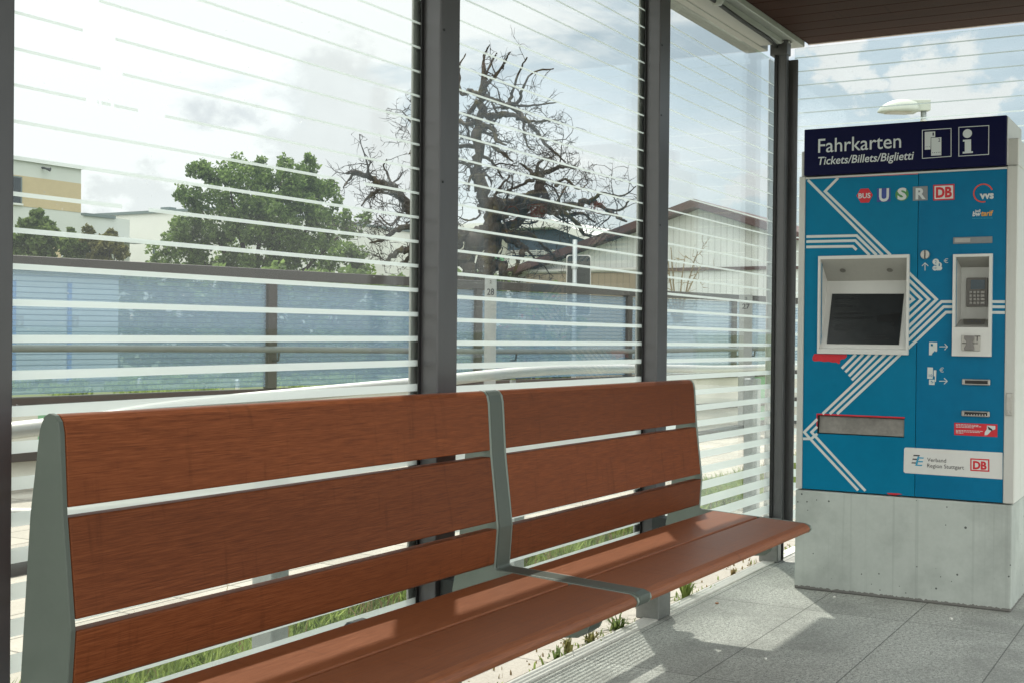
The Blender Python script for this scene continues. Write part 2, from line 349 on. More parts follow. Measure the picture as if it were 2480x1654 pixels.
# ------------------------------------------------------------------ mesh helpers
class MB:
    def __init__(self): self.v = []; self.f = []
    def add(self, vs, fs):
        o = len(self.v); self.v += [tuple(p) for p in vs]; self.f += [tuple(i + o for i in f) for f in fs]; return self
    def box(self, x0, x1, y0, y1, z0, z1):
        vs = [(x, y, z) for x in (x0, x1) for y in (y0, y1) for z in (z0, z1)]
        return self.add(vs, [(0, 1, 3, 2), (4, 6, 7, 5), (0, 4, 5, 1), (2, 3, 7, 6), (0, 2, 6, 4), (1, 5, 7, 3)])
    def prism(self, poly, axis, a, b):
        """poly of 2-D points extruded along an axis: X -> (y,z), Y -> (x,z), Z -> (x,y)"""
        n = len(poly)
        def P(p, t): return {'X': (t, p[0], p[1]), 'Y': (p[0], t, p[1]), 'Z': (p[0], p[1], t)}[axis]
        vs = [P(p, a) for p in poly] + [P(p, b) for p in poly]
        fs = [tuple(range(n))[::-1], tuple(range(n, 2 * n))] + [(i, (i + 1) % n, n + (i + 1) % n, n + i) for i in range(n)]
        return self.add(vs, fs)
    def poly(self, pts): return self.add(pts, [tuple(range(len(pts)))])
    def hexa(self, q0, q1):
        """solid between two quads"""
        return self.add(list(q0) + list(q1), [(3, 2, 1, 0), (4, 5, 6, 7), (0, 1, 5, 4), (1, 2, 6, 5), (2, 3, 7, 6), (3, 0, 4, 7)])
    def tube(self, pts, rad, n=8, cap=True):
        pts = [Vector(p) for p in pts]
        if isinstance(rad, (int, float)): rad = [rad] * len(pts)
        o = len(self.v); up = Vector((0, 0, 1)); prev = None
        for i, p in enumerate(pts):
            t = (pts[min(i + 1, len(pts) - 1)] - pts[max(i - 1, 0)])
            t = t.normalized() if t.length > 1e-9 else Vector((0, 0, 1))
            if prev is None:
                a = t.cross(up if abs(t.z) < 0.9 else Vector((1, 0, 0))).normalized()
            else:
                a = (prev - t * prev.dot(t)); a = a.normalized() if a.length > 1e-6 else t.orthogonal().normalized()
            prev = a; b = t.cross(a)
            for k in range(n):
                an = 2 * math.pi * k / n
                self.v.append(tuple(p + (a * math.cos(an) + b * math.sin(an)) * rad[i]))
        for i in range(len(pts) - 1):
            for k in range(n):
                k2 = (k + 1) % n
                self.f.append((o + i * n + k, o + i * n + k2, o + (i + 1) * n + k2, o + (i + 1) * n + k))
        if cap:
            self.f.append(tuple(o + k for k in range(n))[::-1]); e = o + (len(pts) - 1) * n
            self.f.append(tuple(e + k for k in range(n)))
        return self
    def disc(self, c, u, v, r, n=24, r2=None, a0=0, a1=2 * math.pi):
        c = Vector(c); u = Vector(u); v = Vector(v)
        if r2 is None:
            return self.poly([c + u * (r * math.cos(2 * math.pi * k / n)) + v * (r * math.sin(2 * math.pi * k / n)) for k in range(n)])
        for k in range(n):
            t0 = a0 + (a1 - a0) * k / n; t1 = a0 + (a1 - a0) * (k + 1) / n
            self.poly([c + u * (q * math.cos(t)) + v * (q * math.sin(t)) for q, t in ((r2, t0), (r, t0), (r, t1), (r2, t1))])
        return self

def tag(o, label, cat, group=None, kind=None):
    if label: o['label'] = label
    if cat: o['category'] = cat
    if group: o['group'] = group
    if kind: o['kind'] = kind
    return o

def root(name, loc, label, cat, group=None, rot=None):
    o = bpy.data.objects.new(name, None); o.empty_display_size = 0.1
    COL.objects.link(o); o.location = loc
    if rot: o.rotation_euler = rot
    return tag(o, label, cat, group)

def origin_of(o):
    p = Vector((0, 0, 0))
    while o is not None: p += Vector(o.location); o = o.parent
    return p

def build(name, mb, mat, parent=None, bevel=0, seg=1, smooth=False, local=False):
    off = Vector((0, 0, 0)) if (local or parent is None) else origin_of(parent)
    me = bpy.data.meshes.new(name)
    me.from_pydata([tuple(Vector(p) - off) for p in mb.v], [], mb.f)
    me.validate()
    bm = bmesh.new(); bm.from_mesh(me)
    bmesh.ops.recalc_face_normals(bm, faces=bm.faces)
    if bevel:
        es = [e for e in bm.edges if len(e.link_faces) == 2 and e.calc_face_angle(0) > 0.5]
        bmesh.ops.bevel(bm, geom=es, offset=bevel, segments=seg, affect='EDGES', profile=0.5, clamp_overlap=True)
    bm.to_mesh(me); bm.free()
    if smooth:
        for p in me.polygons: p.use_smooth = True
    me.materials.append(mat)
    o = bpy.data.objects.new(name, me); COL.objects.link(o)
    if parent is not None: o.parent = parent
    return o

def setting(name, mb, mat): return tag(build(name, mb, mat), None, None, None, 'structure')

def catmull(pts, k=6):
    pts = [Vector(p) for p in pts]; out = []
    for i in range(len(pts) - 1):
        p0, p1, p2, p3 = pts[max(i - 1, 0)], pts[i], pts[i + 1], pts[min(i + 2, len(pts) - 1)]
        for j in range(k):
            t = j / k
            out.append(0.5 * ((2 * p1) + (p2 - p0) * t + (2 * p0 - 5 * p1 + 4 * p2 - p3) * t * t + (3 * p1 - p0 - 3 * p2 + p3) * t ** 3))
    out.append(pts[-1]); return out

# ------------------------------------------------------------------ camera, sky, sun
cd = bpy.data.cameras.new('camera'); cam = bpy.data.objects.new('camera', cd); COL.objects.link(cam)
cd.sensor_width = 36; cd.lens = FPX / 2480 * 36; cd.clip_start = 0.05; cd.clip_end = 6000
m3 = Matrix((RT, UP, -FW)).transposed(); cam.matrix_world = Matrix.Translation(CAM) @ m3.to_4x4()
S.camera = cam

SUN_EL = R_(61.5); SUN_AZ = Vector((0.842, 0.54, 0)).normalized()
sd = bpy.data.lights.new('sun', 'SUN'); sd.energy = 3.9; sd.angle = R_(0.7); sd.color = (1, 0.95, 0.86)
so = bpy.data.objects.new('sun', sd); COL.objects.link(so)
sdir = SUN_AZ * math.cos(SUN_EL) + Vector((0, 0, math.sin(SUN_EL)))
so.rotation_euler = (-sdir).to_track_quat('-Z', 'Y').to_euler(); so.location = (20, 15, 30)

W = bpy.data.worlds.new('World'); S.world = W; W.use_nodes = True
nt = W.node_tree; nt.nodes.clear()
wo = N(nt, 'ShaderNodeOutputWorld'); bg = N(nt, 'ShaderNodeBackground'); bg.inputs['Strength'].default_value = 0.1
L(nt, bg.outputs[0], wo.inputs['Surface'])
sky = N(nt, 'ShaderNodeTexSky', sky_type='NISHITA'); sky.sun_disc = False
sky.sun_elevation = SUN_EL; sky.sun_rotation = math.atan2(SUN_AZ.x, SUN_AZ.y)
tc = N(nt, 'ShaderNodeTexCoord'); dirv = tc.outputs['Generated']
def wmap(scale, loc=(0, 0, 0)):
    mp = N(nt, 'ShaderNodeMapping'); mp.inputs['Scale'].default_value = scale; mp.inputs['Location'].default_value = loc
    L(nt, dirv, mp.inputs['Vector']); return mp.outputs['Vector']
def wdot(v):
    d = N(nt, 'ShaderNodeVectorMath', operation='DOT_PRODUCT'); L(nt, dirv, d.inputs[0]); d.inputs[1].default_value = v; return d.outputs['Value']
n1 = noise(nt, wmap((1, 1, 2.6), (3.1, 1.7, 0.4)), 4.2, 10, 0.58, 0.3)
n2 = noise(nt, wmap((1, 1, 3.2), (0.3, 5.2, 1.0)), 2.2, 6, 0.55, 0.2)
left = wdot(tuple(-R0))
elev = wdot((0, 0, 1))
cov = math_(nt, 'ADD', math_(nt, 'ADD', n1.outputs['Fac'], math_(nt, 'MULTIPLY', left, 0.62)), math_(nt, 'MULTIPLY', elev, 0.12))
bright = N(nt, 'ShaderNodeMapRange', interpolation_type='SMOOTHSTEP'); L(nt, cov, bright.inputs['Value'])
bright.inputs['From Min'].default_value = 0.47; bright.inputs['From Max'].default_value = 0.62
grey = ramp(nt, n2.outputs['Fac'], [(0.36, (3.1, 3.7, 3.95)), (0.50, (4.5, 5.1, 5.3)), (0.62, (6.2, 6.4, 6.4))])
base = mixc(nt, 0.18, grey, sky.outputs[0])
col = mixc(nt, bright.outputs[0], base, (7.2, 7.3, 7.25))
# the cumulus heaps over the platform and behind the trees
wob = noise(nt, wmap((1, 1, 1.4)), 13, 7, 0.62)
sub = N(nt, 'ShaderNodeVectorMath', operation='SUBTRACT'); L(nt, wob.outputs['Color'], sub.inputs[0]); sub.inputs[1].default_value = (0.5, 0.5, 0.5)
scl = N(nt, 'ShaderNodeVectorMath', operation='SCALE'); L(nt, sub.outputs[0], scl.inputs[0]); scl.inputs['Scale'].default_value = 0.16
wd = N(nt, 'ShaderNodeVectorMath', operation='ADD'); L(nt, dirv, wd.inputs[0]); L(nt, scl.outputs[0], wd.inputs[1])
def puff(col, px, py, r, val, soft=0.6):
    c = ray(px, py).normalized()
    ds = N(nt, 'ShaderNodeVectorMath', operation='DISTANCE'); L(nt, wd.outputs[0], ds.inputs[0]); ds.inputs[1].default_value = tuple(c)
    mr = N(nt, 'ShaderNodeMapRange', interpolation_type='SMOOTHSTEP'); L(nt, ds.outputs['Value'], mr.inputs['Value'])
    mr.inputs['From Min'].default_value = r; mr.inputs['From Max'].default_value = r * soft
    sh = math_(nt, 'ADD', math_(nt, 'MULTIPLY', wob.outputs['Fac'], 0.5), 0.72)
    cc = N(nt, 'ShaderNodeCombineColor')
    for i in range(3): cc.inputs[i].default_value = 1
    lum = mixc(nt, math_(nt, 'MULTIPLY', wob.outputs['Fac'], 0.55), val, tuple(v * 0.62 for v in val))
    return mixc(nt, mr.outputs[0], col, lum)
col = puff(col, 760, 275, 0.045, (5.7, 6.0, 6.3), 0.2)
col = puff(col, 560, 268, 0.032, (6.1, 6.3, 6.5), 0.2)
for px, py, r in ((2040, 170, 0.028), (2085, 225, 0.022), (2240, 180, 0.036), (2310, 230, 0.042), (2455, 245, 0.028), (860, 350, 0.075), (330, 505, 0.04), (1820, 480, 0.028)):
    col = puff(col, px, py, r, (6.7, 6.85, 6.85))
back = N(nt, 'ShaderNodeMapRange', interpolation_type='SMOOTHSTEP'); L(nt, wdot(tuple(-F0)), back.inputs['Value'])
back.inputs['From Min'].default_value = -0.25; back.inputs['From Max'].default_value = 0.5; back.inputs['To Min'].default_value = 1.0; back.inputs['To Max'].default_value = 2.0
k = math_(nt, 'MULTIPLY', back.outputs[0], math_(nt, 'ADD', math_(nt, 'MULTIPLY', math_(nt, 'POWER', math_(nt, 'MAXIMUM', elev, 0.0), 1.5), 0.6), 1.0))
col = mixc(nt, math_(nt, 'MULTIPLY', math_(nt, 'SUBTRACT', back.outputs[0], 1.0), 0.8, True), col, (6.5, 6.45, 6.1))
vs_ = N(nt, 'ShaderNodeVectorMath', operation='SCALE'); L(nt, col, vs_.inputs[0]); L(nt, k, vs_.inputs['Scale'])
L(nt, vs_.outputs[0], bg.inputs['Color'])

# ------------------------------------------------------------------ the setting
setting('ground', MB().add([(-3000, -3000, -0.12), (3000, -3000, -0.12), (3000, 3000, -0.12), (-3000, 3000, -0.12)], [(0, 1, 2, 3)]), M['soil'])
setting('platform', MB().box(-8, 45, -5.0, 1.965, -0.6, 0.0), M['floor'])
setting('kerb_strip', MB().box(-8, 45, 1.967, 2.028, -0.5, 0.006), M['kerb'])
setting('track_bed', MB().box(-60, 60, -16, -5.02, -1.2, -0.75), M['asphalt'])
setting('slab_path', MB().box(-8, 45, 2.032, 2.88, -0.4, -0.012), M['slabs'])
setting('turf_strip', MB().box(-8, 45, 2.884, 3.25, -0.4, -0.02), M['soil'])
setting('paved_path', MB().box(-8, 45, 3.254, 4.86, -0.4, -0.006), M['pavers'])
setting('raised_kerb', MB().box(-8, 45, 4.864, 4.99, -0.4, 0.085), M['asphalt'])
setting('paved_walk', MB().box(-8, 45, 4.994, 8.6, -0.4, 0.078), M['pavers'])
setting('meadow', MB().box(-60, 120, 8.7, 90, -0.5, -0.02), M['soil'])

# grass in the strip outside the glass, uncountable blades
def blades(name, x0, x1, y0, y1, n, hmin, hmax, seed, mat, dens=None, z=-0.02, w=0.006):
    rnd = random.Random(seed); mb = MB()
    cl = [(rnd.uniform(x0, x1), rnd.uniform(y0, y1), rnd.uniform(0.05, 0.22), rnd.uniform(0.5, 1.2)) for _ in range(int((x1 - x0) * 9))]
    for i in range(n):
        c = rnd.choice(cl)
        x = c[0] + rnd.gauss(0, c[2]); y = c[1] + rnd.gauss(0, c[2] * 0.6)
        if not (y0 - 0.04 < y < y1 + 0.04): continue
        h = rnd.uniform(hmin, hmax) * c[3]; a = rnd.uniform(0, 6.28); b = rnd.uniform(0, 6.28); l = h * rnd.uniform(0.1, 0.7)
        dx, dy = math.cos(a) * w * rnd.uniform(0.6, 1.6), math.sin(a) * w
        ex, ey = x + math.cos(b) * l, y + math.sin(b) * l
        mx_, my_ = x + math.cos(b) * l * 0.35, y + math.sin(b) * l * 0.35
        mb.add([(x - dx, y - dy, z), (x + dx, y + dy, z), (mx_ + dx * .8, my_ + dy * .8, z + h * .6), (mx_ - dx * .8, my_ - dy * .8, z + h * .6), (ex, ey, z + h)], [(0, 1, 2, 3), (3, 2, 4)])
    return tag(build(name, mb, mat), 'green grass and weeds growing in the strip just outside the glass wall', 'grass', None, 'stuff')
blades('grass', 1.2, 12, 2.86, 3.27, 26000, 0.03, 0.15, 4, M['grass'])
o = blades('dry_grass', 1.2, 12, 2.84, 3.27, 1600, 0.06, 0.2, 5, M['dry'], w=0.003)
o['label'] = 'dry brown stalks standing among the green grass outside the glass'
o = blades('meadow_grass', 9, 40, 9.0, 24, 30000, 0.05, 0.25, 6, M['grass'], w=0.02)
o['label'] = 'light green meadow grass beyond the brown railing'

o = blades('kerb_growth', 1.2, 8, 2.032, 2.058, 620, 0.008, 0.032, 9, M['grass'], z=-0.012, w=0.004)
o['label'] = 'ragged green growth in the joint between the kerb and the pale slabs'
o = blades('joint_moss', 1.2, 8, 2.03, 2.30, 380, 0.006, 0.022, 12, M['dry'], z=-0.012, w=0.004)
o['label'] = 'thin dry stubble in the joints of the pale slabs outside the glass'

# ------------------------------------------------------------------ the shelter
shel = root('station_shelter', (3.8, 2.0, 0), 'glass walled platform shelter with brown steel posts and wooden ceiling around the bench', 'shelter')
POSTX = [(-0.210, -0.104), (1.470, 1.577), (3.034, 3.140), (4.634, 4.740)]
def post(x0, x1, y0=1.985, y1=2.048, ztop=2.62):
    mb = MB()
    mb.box(x0, x1, y0, y1, 0.0, ztop)
    p = build('post', mb, M['post'], shel, 0.004, 2)
    xm = (x0 + x1) / 2
    build('seal', MB().box(x0 - 0.0125, x0 - 0.0005, 2.0425, 2.0458, 0.08, ztop - 0.06).box(x1 + 0.0005, x1 + 0.0125, 2.0425, 2.0458, 0.08, ztop - 0.06), M['rubber'], p)
    build('clamp_bar', MB().box(x0 - 0.026, x1 + 0.026, 2.062, 2.070, 0.05, ztop - 0.06), M['post_light'], p, 0.002, 1)
    build('foot', MB().box(x0 - 0.008, x1 + 0.010, 1.962, 2.062, -0.0, 0.24), M['foot'], p, 0.004, 1)
    for z in (0.62, 0.95, 1.58, 2.02, 2.30):
        build('rivet', MB().tube([(x0 + 0.018, y0 - 0.002, z), (x0 + 0.018, y0 + 0.001, z)], 0.004, 8), M['dark'], p)
    return p
for a, b in POSTX: post(a, b)
# corner post with the jamb that holds the end pane
cp = build('post', MB().box(6.160, 6.205, 1.951, 1.9985, 0, 2.64), M['post'], shel, 0.006, 2)
build('jamb', MB().box(6.225, 6.238, 1.912, 1.975, 0.13, 2.54), M['post'], cp, 0.003, 1)
build('web', MB().box(6.2055, 6.2245, 1.956, 1.992, 0.13, 2.54), M['post'], cp)
build('seal', MB().box(6.150, 6.1595, 1.994, 2.010, 0.08, 2.555), M['rubber'], cp)
build('clamp_bar', MB().box(6.240, 6.322, 2.062, 2.070, 0.05, 2.56), M['post_light'], cp, 0.002, 1)
build('foot', MB().box(6.113, 6.215, 1.951, 2.050, 0, 0.22), M['foot'], cp, 0.004, 1)
build('head_plate', MB().box(6.150, 6.215, 1.945, 2.034, 2.555, 2.648), M['post'], cp, 0.003, 1)
for a, b in (((6.1505, 1.970, 2.620), (6.143, 1.970, 2.620)), ((6.1505, 2.015, 2.620), (6.143, 2.015, 2.620)), ((6.168, 1.9455, 2.620), (6.168, 1.938, 2.620)), ((6.200, 1.9455, 2.620), (6.200, 1.938, 2.620))):
    build('bolt', MB().tube([a, b], 0.0075, 12), M['bolt'], cp, 0, 1, True)

build('post', MB().box(6.215, 6.300, -0.470, -0.404, 0, 2.65), M['post'], shel, 0.006, 2)

def stripe_t(z):
    zs = [0.2, 0.42, 0.7, 0.93, 1.15, 1.4, 1.6, 3.0]; ts = [0.046, 0.040, 0.030, 0.0235, 0.0142, 0.0088, 0.0066, 0.0060]
    return float(np.interp(z, zs, ts))
ZS = [1.757 + 0.0702 * k for k in range(-23, 11)]
SX = lambda zx, zy, s=0.44255: onY(zx * s, zy * s, 2.0455).x
GAPS = {3: [(452, 630)], 2: [(552, 672)], 1: [(472, 533), (541, 556), (609, 626), (757, 905)], 0: [], -1: [(2115, 2130)], }
# gaps keyed by stripe index relative to z=1.757 (k), as worn-off stretches
W_GAPS = {0: [(452, 630)], -1: [(552, 672)], -2: [(472, 536), (541, 557), (608, 626), (757, 905)], 1: [(70, 540)], -3: [(1870, 2000)], -5: [(675, 820)]}
def wall_pane(x0, x1, gaps=None, dz=(0.0, 0.0)):   # dz: the panes follow the slight fall of the platform
    g = build('glass_pane', MB().box(x0, x1, 2.047, 2.059, 0.07, 2.555), M['glass'], shel)
    mb = MB()
    for k in range(-23, 11):
        z = 1.757 + 0.0702 * k
        if z > 2.545 or z < 0.09: continue
        t = stripe_t(z); segs = [(x0, x1)]
        for (a, b) in (gaps or {}).get(k, []):
            xa = SX(a, 500); xb = SX(b, 500)
            ns = []
            for s0, s1 in segs:
                if xa > s0 and xa < s1: ns.append((s0, xa))
                elif xa >= s1: ns.append((s0, s1)); continue
                if xb < s1: ns.append((xb, s1))
            segs = ns
        for s0, s1 in segs:
            nseg = 7; rnd = random.Random(int(z * 1000))
            for i in range(nseg):
                a = s0 + (s1 - s0) * i / nseg; b = s0 + (s1 - s0) * (i + 1) / nseg
                za = z + dz[0] + (dz[1] - dz[0]) * (a - x0) / (x1 - x0); zb = z + dz[0] + (dz[1] - dz[0]) * (b - x0) / (x1 - x0)
                mb.add([(a, 2.0463, za - t / 2), (b, 2.0463, zb - t / 2), (b, 2.0463, zb + t / 2), (a, 2.0463, za + t / 2)], [(0, 1, 2, 3)])
    build('stripe_print', mb, M['film'], g)
wall_pane(1.560, 3.052, W_GAPS); wall_pane(3.125, 4.652, None, (-0.0128, -0.0208)); wall_pane(4.725, 6.318, None, (-0.0222, -0.0335))
wall_pane(-0.10, 1.488)
eg = build('glass_pane', MB().box(6.247, 6.259, -0.40, 1.935, 0.13, 2.60), M['glass'], shel)
mb = MB()
for k in range(0, 40):
    z = 2.551 - 0.0702 * k
    if z < 0.16 or z > 2.58: continue
    t = stripe_t(z)
    mb.add([(6.2463, -0.40, z - t / 2), (6.2463, 1.935, z - t / 2), (6.2463, 1.935, z + t / 2), (6.2463, -0.40, z + t / 2)], [(0, 1, 2, 3)])
build('stripe_print', mb, M['film'], eg)

# roof: planked soffit, slab, wall beam, outer gutter box, cable
rf = build('roof', MB().box(-0.6, 6.46, -0.45, 2.02, 2.72, 2.86), M['gutter'], shel, 0.004)
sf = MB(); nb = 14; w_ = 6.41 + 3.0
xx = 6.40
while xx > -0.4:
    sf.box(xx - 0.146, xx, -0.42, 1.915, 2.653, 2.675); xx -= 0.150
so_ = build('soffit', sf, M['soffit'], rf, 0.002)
build('fascia', MB().box(6.402, 6.42, -0.42, 1.915, 2.650, 2.70), M['fascia'], rf, 0.001)
build('wall_beam', MB().box(-0.6, 6.36, 1.918, 2.016, 2.628, 2.72).box(-0.6, 6.112, 1.96, 2.071, 2.60, 2.6275), M['beam'], rf, 0.003)
build('eave_box', MB().box(-0.6, 6.235, 2.072, 2.19, 2.598, 2.80).box(-0.6, 6.235, 2.021, 2.0715, 2.66, 2.80), M['beam'], rf, 0.003)
ca, cb_ = onZ(1737, 8, 2.588), onZ(1858, 92, 2.588)
build('cable', MB().tube([ca + (ca - cb_) * 3, ca, ca.lerp(cb_, .5) + Vector((0, 0, -.003)), cb_, (6.148, 2.0, 2.60)], 0.0095, 8), M['rubber'], rf, 0, 1, True)
p = onZ(1737, 8, 2.585)
build('cable_clip', MB().tube([(p.x, p.y, 2.63), (p.x, p.y, 2.60), (p.x, p.y, 2.575)], [0.028, 0.034, 0.02], 14), M['beam'], rf, 0, 1, True)

# ------------------------------------------------------------------ the bench
BX = 3.03
bench = root('bench', (BX, 1.6, 0.0), 'long bench of red brown wooden slats with grey green metal ends against the glass', 'bench', None, (0, 0.0082, 0))
def B(mb_pts): return [(y - 1.6, z) for y, z in mb_pts]
back = [(1.842, .955), (1.864, .80), (1.884, .50), (1.900, .42), (1.900, .36), (1.80, .33), (1.56, .325), (1.50, .332), (1.475, .35), (1.46, .385), (1.44, .412), (1.40, .426), (1.346, .430)]
front = [(1.332, .434), (1.324, .446), (1.328, .459), (1.347, .4665), (1.755, .4875), (1.7615, .492), (1.754, .605), (1.7785, .806), (1.789, .950), (1.794, .970), (1.804, .981), (1.818, .984), (1.832, .977)]
PROFILE = B(back + front)
def zseat(y): return .4665 + (y - 1.347) * .0506
ENDS = [(-1.518, -1.506), (-0.0435, -0.0345), (0.0345, 0.0435), (1.506, 1.518)]
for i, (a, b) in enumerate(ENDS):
    build('end_plate', MB().prism(PROFILE, 'X', a, b), M['sage' if i == 0 else 'sage_highlight'], bench, 0.0015, 1, local=True)
build('divider_frame', MB().prism([(y - 0.004 if z > .45 and y < 1.77 - 1.6 else y, z + (0.003 if y < 0.14 and z > .455 else 0)) for y, z in PROFILE], 'X', -0.0335, 0.0335), M['sage'], bench, 0.005, 2, local=True)
def slat(poly, a, b, m='wood'): return build('slat', MB().prism(B(poly), 'X', a, b), M[m], bench, 0.0035, 2, local=True)
def fr_y(z): return float(np.interp(z, [.492, .605, .806, .950], [1.7615, 1.754, 1.7785, 1.789]))
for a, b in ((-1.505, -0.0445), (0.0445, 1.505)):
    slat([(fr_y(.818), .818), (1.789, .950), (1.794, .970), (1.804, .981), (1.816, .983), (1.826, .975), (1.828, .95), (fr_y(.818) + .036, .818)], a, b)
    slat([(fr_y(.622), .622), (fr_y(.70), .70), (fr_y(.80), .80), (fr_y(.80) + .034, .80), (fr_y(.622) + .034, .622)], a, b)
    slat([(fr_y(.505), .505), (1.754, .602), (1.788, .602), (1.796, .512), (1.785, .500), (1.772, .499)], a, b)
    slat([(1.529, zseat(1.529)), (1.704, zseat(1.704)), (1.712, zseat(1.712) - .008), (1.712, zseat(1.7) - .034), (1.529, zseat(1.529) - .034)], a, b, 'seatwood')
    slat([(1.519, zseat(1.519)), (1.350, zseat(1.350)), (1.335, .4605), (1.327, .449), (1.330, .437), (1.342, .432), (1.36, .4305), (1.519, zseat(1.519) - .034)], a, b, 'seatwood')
    xm = (a + b) / 2
for xx in (-0.58,):
    build('support_strap', MB().prism(B([(1.48, .428), (1.50, .355), (1.53, .335), (1.80, .345), (1.86, .42), (1.84, .44)]), 'X', xx - .03, xx + .03), M['dark'], bench, 0.003, 1, local=True)
for xx in (-1.512, 0.055, 1.60):
    build('mounting_arm', MB().box(xx - .035, xx + .035, 0.27, 0.384, .345, .43), M['dark'], bench, 0.003, 1, local=True)
build('gap_shade_strip', MB().box(-1.50, -0.052, 1.500 - 1.6, 1.548 - 1.6, .4275, .4385).box(0.052, 1.50, 1.500 - 1.6, 1.548 - 1.6, .4275, .4385), M['dark'], bench, 0, 1, local=True)  # dark strips added below the slat gaps so they look shaded
build('cross_beam', MB().box(-1.50, 1.56, 0.215, 0.265, .355, .415), M['dark'], bench, 0.003, 1, local=True)

# ------------------------------------------------------------------ ticket machine on its plinth
plinth = MB().box(5.556, 6.16, 0.773, 1.695, 0.0, 0.448)
tag(build('concrete_plinth', plinth, M['concrete'], None, 0.006, 2), 'pale grey concrete block under the blue ticket machine', 'plinth')

XM = 5.55
m1 = lambda x, y: (1880 + x * .3188, 240 + y * .3188)
m2 = lambda x, y: (1880 + x * .3188, 700 + y * .3188)
mz = lambda x, y: (2200 + x * .1914, 580 + y * .1914)   # payment unit close-up
def Q(pts, X): return [onX(*p, X) for p in pts]
tm = root('ticket_machine', (5.85, 1.23, 0.45), 'blue ticket vending machine with dark touch screen standing on the concrete plinth', 'ticket machine')
YL, YR = 1.692, 0.766
cab = MB().box(5.73, 6.14, YR, YL, 0.453, 1.858)
cab.box(5.568, 5.7295, YL - .02, YL, 0.453, 1.858).box(5.568, 5.7295, YR, YR + .02, 0.453, 1.858).box(5.568, 5.7295, YR + .0205, YL - .0205, 1.84, 1.858).box(5.568, 5.7295, YR + .0205, YL - .0205, 0.453, 0.47)
build('cabinet', cab, M['mgrey'], tm, 0.003, 1)
build('edge_trim', MB().box(XM, 5.5675, 1.6645, YL, 0.453, 1.858), M['mgrey'], tm, 0.003, 1)
build('edge_trim', MB().box(XM, 5.5675, YR, 0.8095, 0.453, 1.858), M['mgrey'], tm, 0.003, 1)
build('top_cap', MB().box(5.575, 6.12, YR + .002, YL - .002, 1.8605, 1.975), M['mgrey'], tm, 0.004, 1)

def frame_with_holes(mb, X0, X1, y0, y1, z0, z1, holes, rim=True):
    ys = sorted({y0, y1, *[h[0] for h in holes], *[h[1] for h in holes]}); zs = sorted({z0, z1, *[h[2] for h in holes], *[h[3] for h in holes]})
    for i in range(len(ys) - 1):
        for j in range(len(zs) - 1):
            cy, cz = (ys[i] + ys[i + 1]) / 2, (zs[j] + zs[j + 1]) / 2
            if any(h[0] < cy < h[1] and h[2] < cz < h[3] for h in holes): continue
            mb.poly([(X0, ys[i], zs[j]), (X0, ys[i + 1], zs[j]), (X0, ys[i + 1], zs[j + 1]), (X0, ys[i], zs[j + 1])])
    for a, b, c, d in list(holes) + ([(y0, y1, z0, z1)] if rim else []):
        mb.add([(X0, a, c), (X0, b, c), (X0, b, d), (X0, a, d), (X1, a, c), (X1, b, c), (X1, b, d), (X1, a, d)], [(0, 1, 5, 4), (1, 2, 6, 5), (2, 3, 7, 6), (3, 0, 4, 7)])
    return mb
XP = 5.556; XB = 5.538
yseam = onX(*m1(1078, 900), XP).y
ztop, zbot = 1.845, 0.455
def rect(pxl, pxr, pt, pb, X, fl=m1):
    return onX(*pxr, X).y, onX(*pxl, X).y, onX(*pb, X).z, onX(*pt, X).z
bez = rect(m1(317, 1300), m1(1008, 1300), m1(660, 1189), m2(650, 494), XB)
sho = rect(m1(334, 1300), m1(990, 1300), m1(650, 1214), m2(640, 458), XB)
pay = rect(m1(1340, 1400), m1(1639, 1400), m1(1490, 1179), m2(1480, 510), XB)
pho = rect(m1(1362, 1300), m1(1616, 1300), m1(1490, 1200), m2(1480, 292), XB)
tra = rect(m2(312, 1020), m2(972, 1050), m2(640, 966), m2(640, 1110), XP)
shrink = lambda r, e: (r[0] + e, r[1] - e, r[2] + e, r[3] - e)
build('door_panel', frame_with_holes(MB(), XP, 5.5662, yseam + .0012, 1.6635, zbot, ztop, [shrink(bez, .012), tra]), M['mblue'], tm)
build('door_panel', frame_with_holes(MB(), XP, 5.5662, 0.8105, yseam - .0012, zbot, ztop, [shrink(pay, .012)]), M['mblue2'], tm)
build('door_panel_lip', MB().box(XP - .003, 5.566, 0.8105, 1.6635, 1.846, 1.853), M['mwhite'], tm)

# screen unit
sb = build('screen_bezel', frame_with_holes(MB(), XB, XP - .0004, *bez, [sho]), M['mwhite'], tm)
y0, y1, z0, z1 = sho
XK, ZK = 5.655, onY(*m1(385, 1385), y1).z
pr = [(XB + .0005, z1), (XK, ZK), (XB + .012, z0 + .004), (XB + .0005, z0)]
mb = MB()
mb.poly([(pr[0][0], y0, pr[0][1]), (pr[0][0], y1, pr[0][1]), (pr[1][0], y1, pr[1][1]), (pr[1][0], y0, pr[1][1])])
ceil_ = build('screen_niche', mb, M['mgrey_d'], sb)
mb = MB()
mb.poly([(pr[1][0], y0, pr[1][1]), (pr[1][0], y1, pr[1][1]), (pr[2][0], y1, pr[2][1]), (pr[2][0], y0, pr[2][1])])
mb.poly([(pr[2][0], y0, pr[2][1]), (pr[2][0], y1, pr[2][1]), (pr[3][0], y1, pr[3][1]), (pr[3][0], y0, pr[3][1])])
for yy in (y0 + .0003, y1 - .0003): mb.poly([(a, yy, b) for a, b in pr])
build('screen_surround', mb, M['mwhite'], sb)
pA = Vector((XK, y0, ZK)); bdir = Vector((XB + .012 - XK, 0, z0 + .004 - ZK)).normalized(); bn = bdir.cross(Vector((0, 1, 0))).normalized()
if bn.x > 0: bn = -bn
def onB(px, off=.002): return onPlane(*px, pA + bn * off, bn)
scq = [onB(p) for p in (m2(425, 38), m2(970, 38), m2(932, 424), m2(383, 416))]
